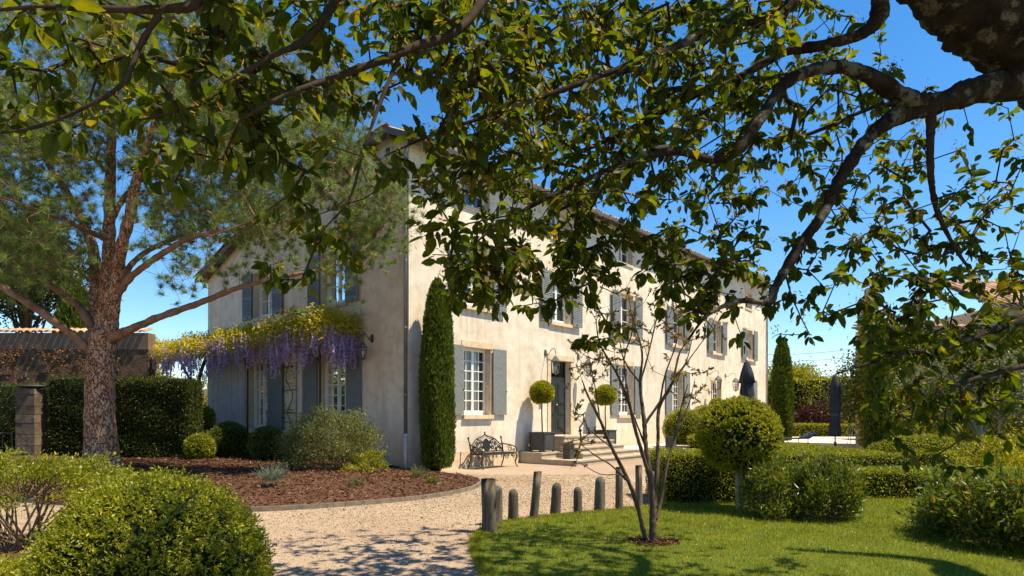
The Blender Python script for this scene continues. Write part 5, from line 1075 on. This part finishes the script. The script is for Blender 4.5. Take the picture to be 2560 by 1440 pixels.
def raceme(L, n, seed):
    r_ = np.random.default_rng(seed); t = r_.random(n) ** .8; a = r_.uniform(0, 6.28, n); rad = .055 * (1 - t * .85) + .01
    P = np.stack([np.cos(a) * rad, np.sin(a) * rad, -t * L], 1); d = unit(np.stack([np.cos(a), np.sin(a), np.full(n, -.5)], 1)); return inst(LEAF2, P, d, a, np.full(n, .038), np.full(n, .032))
RM = [npmesh('raceme', *raceme(Lr, 120, i), 'wisteria_bloom') for i, Lr in enumerate((.34, .44, .55))]
for k in range(295):
    s = random.uniform(2.1, 18.0); o = 1.68 - abs(random.gauss(0, .2)) if random.random() < .8 else random.uniform(.2, 1.3)
    if k % 5 == 0: s, o = 2.0 + abs(random.gauss(0, .18)), random.uniform(.1, 1.4)
    r = link('raceme', RM[k % 3], wt); r['kind'] = 'stuff'; r.location = wl(s, o, 4.14 + random.uniform(-.28, .18) - .1 * (o < 1.0)); r.rotation_euler = (random.gauss(0, .10), random.gauss(0, .10), random.uniform(0, 6)); q = random.uniform(.85, 1.8); r.scale = (q, q, q * random.uniform(.6, 1.4))
# climbing vine and trellis between the gable windows
tl = empty('wall_trellis', gw(6.0, .06, 1.1), 'thin iron trellis with a sparse yellow vine between gable windows', 'trellis', HA)
g = MB()
for s in (-.38, .38): g.tube([(0, s, 0), (0, s, 2.35)], .014, 5)
for z in (.3, .62, 1.4, 2.2): g.tube([(0, -.4, z), (0, .4, z)], .012, 5)
g.tube(catmull([(-.02, -.3, 0), (-.03, .1, .6), (-.02, -.2, 1.2), (-.03, .2, 1.8), (-.02, 0, 2.4)], 5), .012, 5); g.build('frame', 'twig_bark', tl)
m = 260; P = np.stack([-rng.random(m) * .1, rng.uniform(-.4, .4, m), rng.choice([.5, .7, 1.5, 1.9, 2.1], m) + rng.normal(0, .12, m)], 1); V, Fs = inst(LEAF2, P, rdirs(m), rng.uniform(0, 6, m), rng.uniform(.05, .1, m), rng.uniform(.02, .04, m)); link('leaves', npmesh('leaves', V, Fs, 'ivy_leaf'), tl)
# low hooped iron edging before the shrubs
for k, ordn in enumerate(('first', 'second', 'third', 'fourth', 'fifth', 'sixth')):
    s = 6.9 + k * .75; q = gw(s, 2.0); z = bz(q.x, q.y); f = empty('hoop_fence', (q.x, q.y, z), 'low black hooped iron fence panel by the gable, ' + ordn + ' from the right', 'fence', HA, 'hooped iron fence panels by the gable'); g = MB()
    g.tube([(0, -.37, 0), (0, -.37, .95)], .016, 6); g.tube([(0, .37, 0), (0, .37, .95)], .016, 6); g.build('upright', 'iron', f)
    g = MB(); g.tube([(0, -.37, .93), (0, .37, .93)], .018, 6); g.build('top_rail', 'iron', f)
    g = MB(); g.tube([(0, math.cos(a) * .36, .1 + math.sin(a) * .75) for a in np.linspace(0, math.pi, 14)], .014, 6); g.tube([(0, math.cos(a) * .2, .1 + math.sin(a) * .45) for a in np.linspace(0, math.pi, 10)], .012, 6); g.build('hoop', 'iron', f)

# ------------------------------------------------------------------ left side: hedges, walls, background
hedge('tall_hedge', 'tall square clipped hedge behind the pine, right block', 'hedge', (-13.0, 19.8, 0), (-10.05, 20.8, 2.55), 46000, 'yew', .075, z=.2, bumpy=.05, spread=1.0, asp=.3)
hedge('tall_hedge', 'tall clipped hedge left of the pine, darker block', 'hedge', (-15.3, 21.0, 0), (-13.02, 22.4, 2.7), 20000, 'yew', .07, z=.2, bumpy=.05, asp=.3)
hedge('dark_hedge', 'dark hedge at the far left behind the iron gate', 'hedge', (-21.5, 22.2, 0), (-16.2, 23.4, 2.55), 16000, 'yew', .08, z=.15, bumpy=.05, asp=.3)
pl = empty('stone_pillar', (-15.75, 21.0, .1), 'weathered stone pillar between the two hedges', 'pillar'); z = 0
while z < 2.3:
    h = random.uniform(.26, .4); hh = min(h, 2.4 - z)
    if random.random() < .5:
        c_ = random.uniform(-.1, .1)
        for x0, x1 in ((-.30, c_ - .006), (c_ + .006, .30)): g = MB(); g.box((x0, -.3 - random.uniform(0, .015), z + .006), (x1, .3, z + hh - .006)); g.build('stone', 'pillar_stone', pl)
    else: g = MB(); g.box((-.31, -.3 - random.uniform(0, .015), z + .006), (.31, .3, z + hh - .006)); g.build('stone', 'pillar_stone', pl)
    z += hh
g = MB(); g.lathe([(.15, z), (.42, z + .06), (.44, z + .1), (.30, z + .12)], 14); g.build('bowl', 'planter_paint', pl, True)
gt = empty('iron_gate', (-17.2, 20.6, .1), 'low dark iron gate at the left edge below the pine limb', 'gate')
g = MB()
for zz in (.1, .5, .95): g.tube([(-2.2, 0, zz), (1.1, 0, zz)], .022, 6)
g.build('rail', 'iron', gt)
for x in np.arange(-2.2, 1.15, .30): g = MB(); g.tube([(x, 0, 0), (x, 0, 1.0)], .016, 6); g.build('bar', 'iron', gt)
# high boundary wall with tile coping
def tiled_wall(name, label, x0, x1, y, z1, mat, tiles=True, th=.5, band=None):
    t = empty(name, ((x0 + x1) / 2, y, 0), label, 'wall'); hx = (x1 - x0) / 2
    g = MB(); g.box((-hx, 0, -.1), (hx, th, z1 - (band or 0))); g.build('masonry', mat, t)
    if band: g = MB(); g.box((-hx, -.02, z1 - band), (hx, th, z1)); g.build('plaster_band', 'rubble_band', t)
    if tiles:
        x = -hx + .1
        while x < hx: o = link('tile', CANAL, t); o.location = (x, -.12 + random.uniform(-.02, .02), z1 + .01); o.rotation_euler = (.25 + random.uniform(-.04, .04), 0, random.uniform(-.05, .05)); o.scale = (1.15, 1.5, 1.15); x += .26
    return t
wall1 = tiled_wall('boundary_wall', 'high rough stone wall with tile coping behind the pine', -27, -14.2, 25.0, 4.85, 'rubble', band=.65)
for k in range(90):
    x = random.uniform(-5.5, 6.2); z = random.uniform(.4, 4.0); w_ = random.uniform(.16, .38); h = random.uniform(.10, .2); g = MB(); d = random.uniform(.02, .06); g.prism([(x, 0, z), (x + w_, 0, z + random.uniform(-.02, .02)), (x + w_ - .02, 0, z + h), (x + .02, 0, z + h + random.uniform(-.02, .02))], (0, -d, 0)); g.build('stone', 'pillar_stone', wall1)
tiled_wall('sunlit_wall', 'low sunlit stone wall seen under the pergola', -24, -11.5, 34.0, 3.0, 'stone', False)
for lab, x, y, z, r, n in (('sunlit yellow climber under the pergola, left', -19.5, 33.2, 0, (2.2, .6, 1.9), 5000), ('sunlit yellow bush under the pergola, beside the house', -15.4, 32.8, 0, (1.8, .8, 1.5), 5000), ('bright green tree top showing above the pergola', -19.5, 36, 1.0, (2.6, 2.0, 2.0), 7000)):
    shrub('sunlit_shrub', lab, 'shrub', (x, y, z), r, n, 'ivy_leaf', .16, .5, 50, .25, 8)
ev = empty('espalier_vine', (-18.5, 24.8, .1), 'bare espaliered vine with a few rusty leaves on the stone wall', 'vine'); G = Grow(); g = MB()
for x0 in (-3.2, -1.6, .4, 2.0):
    C, rr, ids = G.limb([(x0, 0, 0), (x0 + .1, -.05, 1.2), (x0 - .05, -.06, 2.3)], [.05, .045, .035], None, 4); g.tube(C, list(rr), 7, jit=.1)
    for sg in (-1, 1):
        for zz in (1.5, 2.2): C, rr, ids = G.limb([(x0, -.05, zz), (x0 + sg * .5, -.08, zz + .35), (x0 + sg * 1.0, -.06, zz + .55), (x0 + sg * 1.4, -.06, zz + 1.2)], [.03, .025, .018, .008], 'near', 4); g.tube(C, list(rr), 6, jit=.1)
g.build('stems', 'young_bark', ev, True)
TG = [A([random.uniform(-4, 3.2), random.uniform(-.3, -.05), random.uniform(2.2, 4.2)]) for _ in range(140)]; tips = G.reach(TG, .3, .2, 0, maxd=1.2); G.thicken(list(tips.values()), .006, .35); V, Fs = G.twigs(4); tag(link('twigs', npmesh('twigs', V, Fs, 'young_bark'), ev), kind='stuff')
tp = A([G.P[t] for t in tips.values()]); m = len(tp) * 9; P = np.repeat(tp, 9, 0) + rng.normal(0, .1, (m, 3)); V, Fs = inst(LEAF2, P, rdirs(m), rng.uniform(0, 6, m), rng.uniform(.06, .12, m), rng.uniform(.03, .06, m)); tag(link('leaves', npmesh('leaves', V, Fs, 'rust_leaf'), ev), kind='stuff')

def crown_tree(name, label, base, h, rad, n, mat, leaf, clumps=70, bark='shrub_stem', trunk_r=.2):
    t = empty(name, base, label, 'tree'); g = MB(); g.tube([(0, 0, -.1), (.05, 0, h * .4), (-.05, .05, h * .8)], [trunk_r, trunk_r * .8, trunk_r * .3], 9, jit=.08); Cc = rdirs(clumps) * (rng.random((clumps, 1)) ** .4) * A(rad) * .85 + A([0, 0, h])
    for c in Cc[:26]: g.tube([(0, 0, h * random.uniform(.35, .7)), tuple(c * A([.5, .5, 1]) * A([1, 1, .9])), tuple(c)], [trunk_r * .35, trunk_r * .2, .015], 5)
    g.build('trunk', bark, t, True); idx = rng.integers(0, clumps, n); P = Cc[idx] + rng.normal(size=(n, 3)) * A(rad) * .17; L = leaf * rng.uniform(.6, 1.4, n)
    V, Fs = inst(LEAF2, P, unit(rng.normal(size=(n, 3)) + A([0, 0, .2])), rng.uniform(0, 6, n), L, L * .55); tag(link('crown', npmesh('crown', V, Fs, mat), t), kind='stuff'); return t
crown_tree('background_tree', 'dark broadleaf tree behind the boundary wall at the far left', (-23.5, 31, 0), 8.6, (3.4, 2.5, 2.6), 16000, 'yew', .2, 60)
p = at(195, 800, 30); cypress('conifer', 'small pointed conifer peeping over the boundary wall', (p.x, p.y, 1.0), 1.0, 6.4, 9000, .2)['category'] = 'conifer'
for x, y, h, lab in ((-33, 22, 6.5, 'unseen green tree added left of the view, far one'), (-30, 12, 6.0, 'unseen green tree added left of the view, middle one'), (-27, 3, 6.0, 'unseen green tree added left of the view, near one')): crown_tree('reflection_tree', lab, (x, y, 0), h * .62, (4.5, 4.5, 3.6), 6000, 'laurel', .35, 60)  # unseen trees added to darken reflections in the gable windows
crown_tree('background_tree', 'bright green tree just beyond the far end of the house', (23.6, 54, 0), 4.6, (2.6, 2.2, 1.6), 9000, 'ivy_leaf', .2, 50)
crown_tree('background_tree', 'low green tree behind the tall far hedge', (29.0, 56, 0), 3.6, (3.4, 2.2, 1.6), 9000, 'laurel', .2, 50)
crown_tree('olive_tree', 'silvery olive tree in front of the ivy covered building', (14.3, 19.6, 0), 2.55, (2.1, 1.5, 1.15), 16000, 'olive_leaf', .085, 90, 'pale_bark', .12)
crown_tree('background_tree', 'dark green tree beside the slim cypress', (16.4, 28.5, 0), 2.6, (2.6, 1.6, 1.9), 12000, 'laurel', .14, 60)

# ------------------------------------------------------------------ right neighbour: ivy building with tiled roofs
nb = empty('neighbour_building', (21.0, 28.0, 0), 'ivy covered stone outbuilding with tiled roof at the right', 'building')
g = MB(); g.box((-5.6, 0, -.1), (0, .7, 5.35)); g.build('low_wing', 'stone', nb)
g = MB(); g.box((.003, -.3, -.1), (12, 8, 6.35)); g.build('main_block', 'stone', nb)
def roof_plane(y0, y1, z0, z1, x0, x1, name):
    g = MB(); g.prism([(x0, y0, z0 - .1), (x0, y1, z1 - .1), (x0, y1, z1 - .02), (x0, y0, z0 - .02)], (x1 - x0, 0, 0)); rf = g.build(name, 'roof_wood', nb); a = math.atan2(z1 - z0, y1 - y0); Ls = math.hypot(y1 - y0, z1 - z0); x = x0 + .1
    while x < min(x1, x0 + 4.6):
        for k in range(int(Ls / .5)):
            t_ = k * .5 / Ls; o = link('tile', CANAL, rf); o.location = (x + random.uniform(-.02, .02), y0 + (y1 - y0) * t_ - .05, z0 + (z1 - z0) * t_ + .015); o.rotation_euler = (a + .03, 0, random.uniform(-.05, .05)); o.scale = (1.4, 1.25, 1.4)
        x += .30
    if x < x1:
        b = MB(); xs = np.arange(x - .1, x1, .15); vs = [(q, y0, z0 + (.07 if k % 2 else 0)) for k, q in enumerate(xs)] + [(q, y1, z1 + (.07 if k % 2 else 0)) for k, q in enumerate(xs)]; m = len(xs); b.add(vs, [[k, k + 1, m + k + 1, m + k] for k in range(m - 1)]); tag(b.build('tile_field', 'tile', rf, True), kind='stuff')
roof_plane(-.75, 3.0, 6.3, 8.05, -.35, 12.3, 'main_roof'); roof_plane(-.35, .75, 5.38, 5.62, -5.75, .0, 'wing_roof')
N_ = 26000; P = np.stack([rng.uniform(-5.75, 9, N_), np.zeros(N_), rng.random(N_) ** .8 * 5.9], 1); P[:, 1] = np.where(P[:, 0] > 0, -.42, -.12) - rng.random(N_) * .25; keep = (wob(P * A([.5, 1, .6]), 2.0) > -.8) & ((P[:, 0] > 0) | (P[:, 2] < 5.3)); P = P[keep]; m = len(P)
V, Fs = inst(LEAF2, P, unit(rng.normal(size=(m, 3)) + A([0, -.6, -.2])), rng.uniform(0, 6, m), rng.uniform(.12, .24, m), rng.uniform(.09, .17, m)); tag(link('ivy', npmesh('ivy', V, Fs, 'ivy_leaf'), nb), kind='stuff')
ic = empty('ivy_column', (15.25, 27.4, 0), 'ivy clad post rising at the corner of the outbuilding', 'post'); g = MB(); g.tube([(0, 0, 0), (0, 0, 6.3)], .10, 8); g.build('post', 'shrub_stem', ic)
m = 4200; a = rng.uniform(0, 6.28, m); z = rng.uniform(.3, 6.5, m); r_ = rng.uniform(.1, .38, m); V, Fs = inst(LEAF2, np.stack([np.cos(a) * r_, np.sin(a) * r_, z], 1), rdirs(m), rng.uniform(0, 6, m), rng.uniform(.1, .2, m), rng.uniform(.07, .13, m)); link('ivy', npmesh('ivy', V, Fs, 'ivy_leaf'), ic)
# overhead cables beyond the house
for k, (ya, yb) in enumerate(((878, 858), (893, 880))):
    a, b_ = at(1850, ya + 8, 60), at(2260, yb - 8, 60); g = MB(); g.tube([a + (b_ - a) * t - Vector((0, 0, .5 * math.sin(t * math.pi))) for t in np.linspace(0, 1, 9)], .022, 5)
    tag(g.build('overhead_cable', 'cable'), ('upper' if k == 0 else 'lower') + ' thin overhead cable crossing the sky beyond the house', 'cable', 'overhead cables')
# terrace furniture
def garden_chair(label, loc, rot):
    t = empty('garden_chair', loc, label, 'chair', rot, 'pale metal chairs on the terrace'); g = MB(); g.lathe([(.20, .43), (.22, .44), (.22, .46), (.2, .465)], 12); g.build('seat', 'steel_pale', t)
    for sx in (-1, 1):
        for sy in (-1, 1): g = MB(); g.tube([(sx * .16, sy * .16, .44), (sx * .22, sy * .22, 0)], .014, 6); g.build('leg', 'steel_pale', t)
    g = MB(); g.tube([(math.cos(a) * .23, .2, .46 + math.sin(a) * .5) for a in np.linspace(0, math.pi, 14)], .014, 6); g.tube([(math.cos(a) * .12, .2, .46 + math.sin(a) * .36) for a in np.linspace(0, math.pi, 10)], .010, 6); g.tube([(0, .2, .46), (0, .2, .94)], .01, 6); g.build('backrest', 'steel_pale', t)
p = at(2165, 0, 27.5); garden_chair('pale metal chair with looped back, nearer the slim cypress', (p.x, p.y, .3), .6); p = at(2135, 0, 28.6); garden_chair('pale metal chair with looped back, nearer the free standing parasol', (p.x, p.y, .3), 2.4)
p = at(1992, 0, 29); t = empty('sun_lounger', (p.x, p.y, .3), 'low dark lounger on the terrace in front of the far cypress', 'lounger', .4)
g = MB(); g.box((-.9, -.3, .26), (.45, .3, .31)); g.build('bed', 'planter_paint', t); g = MB(); g.prism([(.45, -.3, .27), (1.0, -.3, .50), (1.0, -.3, .55), (.45, -.3, .32)], (0, .6, 0)); g.build('backrest', 'planter_paint', t)
for sx in (-.8, .4):
    for sy in (-.26, .26): g = MB(); g.tube([(sx, sy, 0), (sx, sy, .27)], .02, 6); g.build('leg', 'planter_paint', t)

# ------------------------------------------------------------------ small ground detail
N_ = 420000; y = 5.2 + 12 * rng.random(N_) ** 1.7; x = rng.uniform(-.8, 14, N_); k = inpoly(x, y, LAWN) & (np.abs(x / y) < .86) & ~inpoly(x, y, RING) & (rng.random(N_) < np.clip(9.0 / y, .25, 1)); x, y = x[k], y[k]; m = len(x)
L = rng.uniform(.022, .055, m) * (1 + .5 * (rng.random(m) < .06)) * np.clip(y / 7.5, 1, 1.5); d = unit(np.stack([rng.normal(0, .45, m), rng.normal(0, .45, m), np.ones(m)], 1)); V, Fs = inst(NEEDLE, np.stack([x, y, np.full(m, .018)], 1), d, rng.uniform(0, 6.28, m), L, .0042 * np.clip(y / 6, 1, 2.2)); tag(link('grass', npmesh('grass', V, Fs, 'grass_blade')), 'short mown grass blades covering the lawn', 'grass', kind='stuff')
m = 170; x = rng.uniform(.2, 7, m); y = rng.uniform(7, 12, m); k = inpoly(x, y, LAWN); x, y = x[k], y[k]; m = len(x); V, Fs = inst(OCTA, np.stack([x, y, np.full(m, .06)], 1), np.tile([0, 1.0, 0], (m, 1)), rng.uniform(0, 6, m), np.full(m, .011), np.full(m, .011), np.full(m, .005)); tag(link('daisies', npmesh('daisies', V, Fs, 'daisy')), 'tiny white daisies scattered over the lawn', 'daisies', kind='stuff')
N_ = 60000; x = rng.uniform(-14, 0, N_); y = rng.uniform(11, 22, N_); k = inpoly(x, y, BED); x, y = x[k], y[k]; m = len(x); d = unit(np.stack([rng.normal(size=m), rng.normal(size=m), rng.normal(0, .3, m)], 1)); V, Fs = inst(CHIP, np.stack([x, y, bed_z(x, y) + rng.uniform(.0, .02, m)], 1), d, rng.normal(0, .7, m), rng.uniform(.03, .11, m), rng.uniform(.008, .024, m)); tag(link('bark_chips', npmesh('bark_chips', V, Fs, 'bark_chip')), 'brown bark mulch chips covering the bed', 'mulch', kind='stuff')
def scatter_chips(poly, n, z, name, label):
    P = A(poly); x = rng.uniform(P[:, 0].min(), P[:, 0].max(), n); y = rng.uniform(P[:, 1].min(), P[:, 1].max(), n); k = inpoly(x, y, poly); x, y = x[k], y[k]; m = len(x)
    V, Fs = inst(CHIP, np.stack([x, y, z + rng.uniform(0, .015, m)], 1), unit(np.stack([rng.normal(size=m), rng.normal(size=m), rng.normal(0, .25, m)], 1)), rng.normal(0, .6, m), rng.uniform(.02, .07, m), rng.uniform(.006, .018, m)); tag(link(name, npmesh(name, V, Fs, 'bark_chip')), label, 'mulch', kind='stuff')
scatter_chips(RING, 1400, .03, 'ring_chips', 'reddish bark chips round the young tree')
scatter_chips([(-8, 4), (-2.1, 4), (-2.1, 6.2), (-4.5, 6.8), (-8, 8)], 16000, .014, 'corner_chips', 'brown bark chips under the left foreground shrubs')
N_ = 70000; y = 5.6 + 12 * rng.random(N_) ** 1.5; x = rng.uniform(-9, 3, N_); k = ~inpoly(x, y, LAWN) & ~inpoly(x, y, BED) & (x / y > -.85); x, y = x[k], y[k]; m = len(x); s = rng.uniform(.003, .007, m) * np.clip(y / 7, 1, 1.8) * (1 + 1.2 * (rng.random(m) < .02)); V, Fs = inst(OCTA, np.stack([x, y, s * .4], 1), rdirs(m) * A([1, 1, .2]), rng.uniform(0, 6, m), s * 1.4, s, s * .8); tag(link('pebbles', npmesh('pebbles', V, Fs, 'pebble')), 'pale loose pebbles strewn over the gravel yard', 'pebbles', kind='stuff')

m = 900; y = 5.6 + 12 * rng.random(m) ** 1.3; x = rng.uniform(-8, 3, m); k = ~inpoly(x, y, BED) & ~inpoly(x, y, RING); x, y = x[k], y[k]; m = len(x); V, Fs = inst(LEAF2, np.stack([x, y, np.where(inpoly(x, y, LAWN), .06, .012)], 1), unit(np.stack([rng.normal(size=m), rng.normal(size=m), rng.normal(0, .12, m)], 1)), rng.normal(0, .5, m), rng.uniform(.02, .06, m), rng.uniform(.01, .025, m)); tag(link('fallen_leaves', npmesh('fallen_leaves', V, Fs, 'rust_leaf')), 'dry fallen leaves scattered over gravel and lawn', 'leaves', kind='stuff')

pe = A(catmull(lawn_edge, 40)); m = 16000; i = rng.integers(0, len(pe) - 1, m); P = pe[i] + (pe[i + 1] - pe[i]) * rng.random((m, 1)); P[:, 0] += rng.normal(.015, .035, m); P[:, 1] += rng.normal(-.01, .035, m); P[:, 2] = .005
V, Fs = inst(NEEDLE, P, unit(np.stack([rng.normal(-.25, .5, m), rng.normal(.1, .5, m), np.ones(m)], 1)), rng.uniform(0, 6.28, m), rng.uniform(.03, .085, m), np.full(m, .006)); tag(link('lawn_fringe', npmesh('lawn_fringe', V, Fs, 'grass_blade')), 'ragged grass fringe along the curved lawn edge', 'grass', kind='stuff')
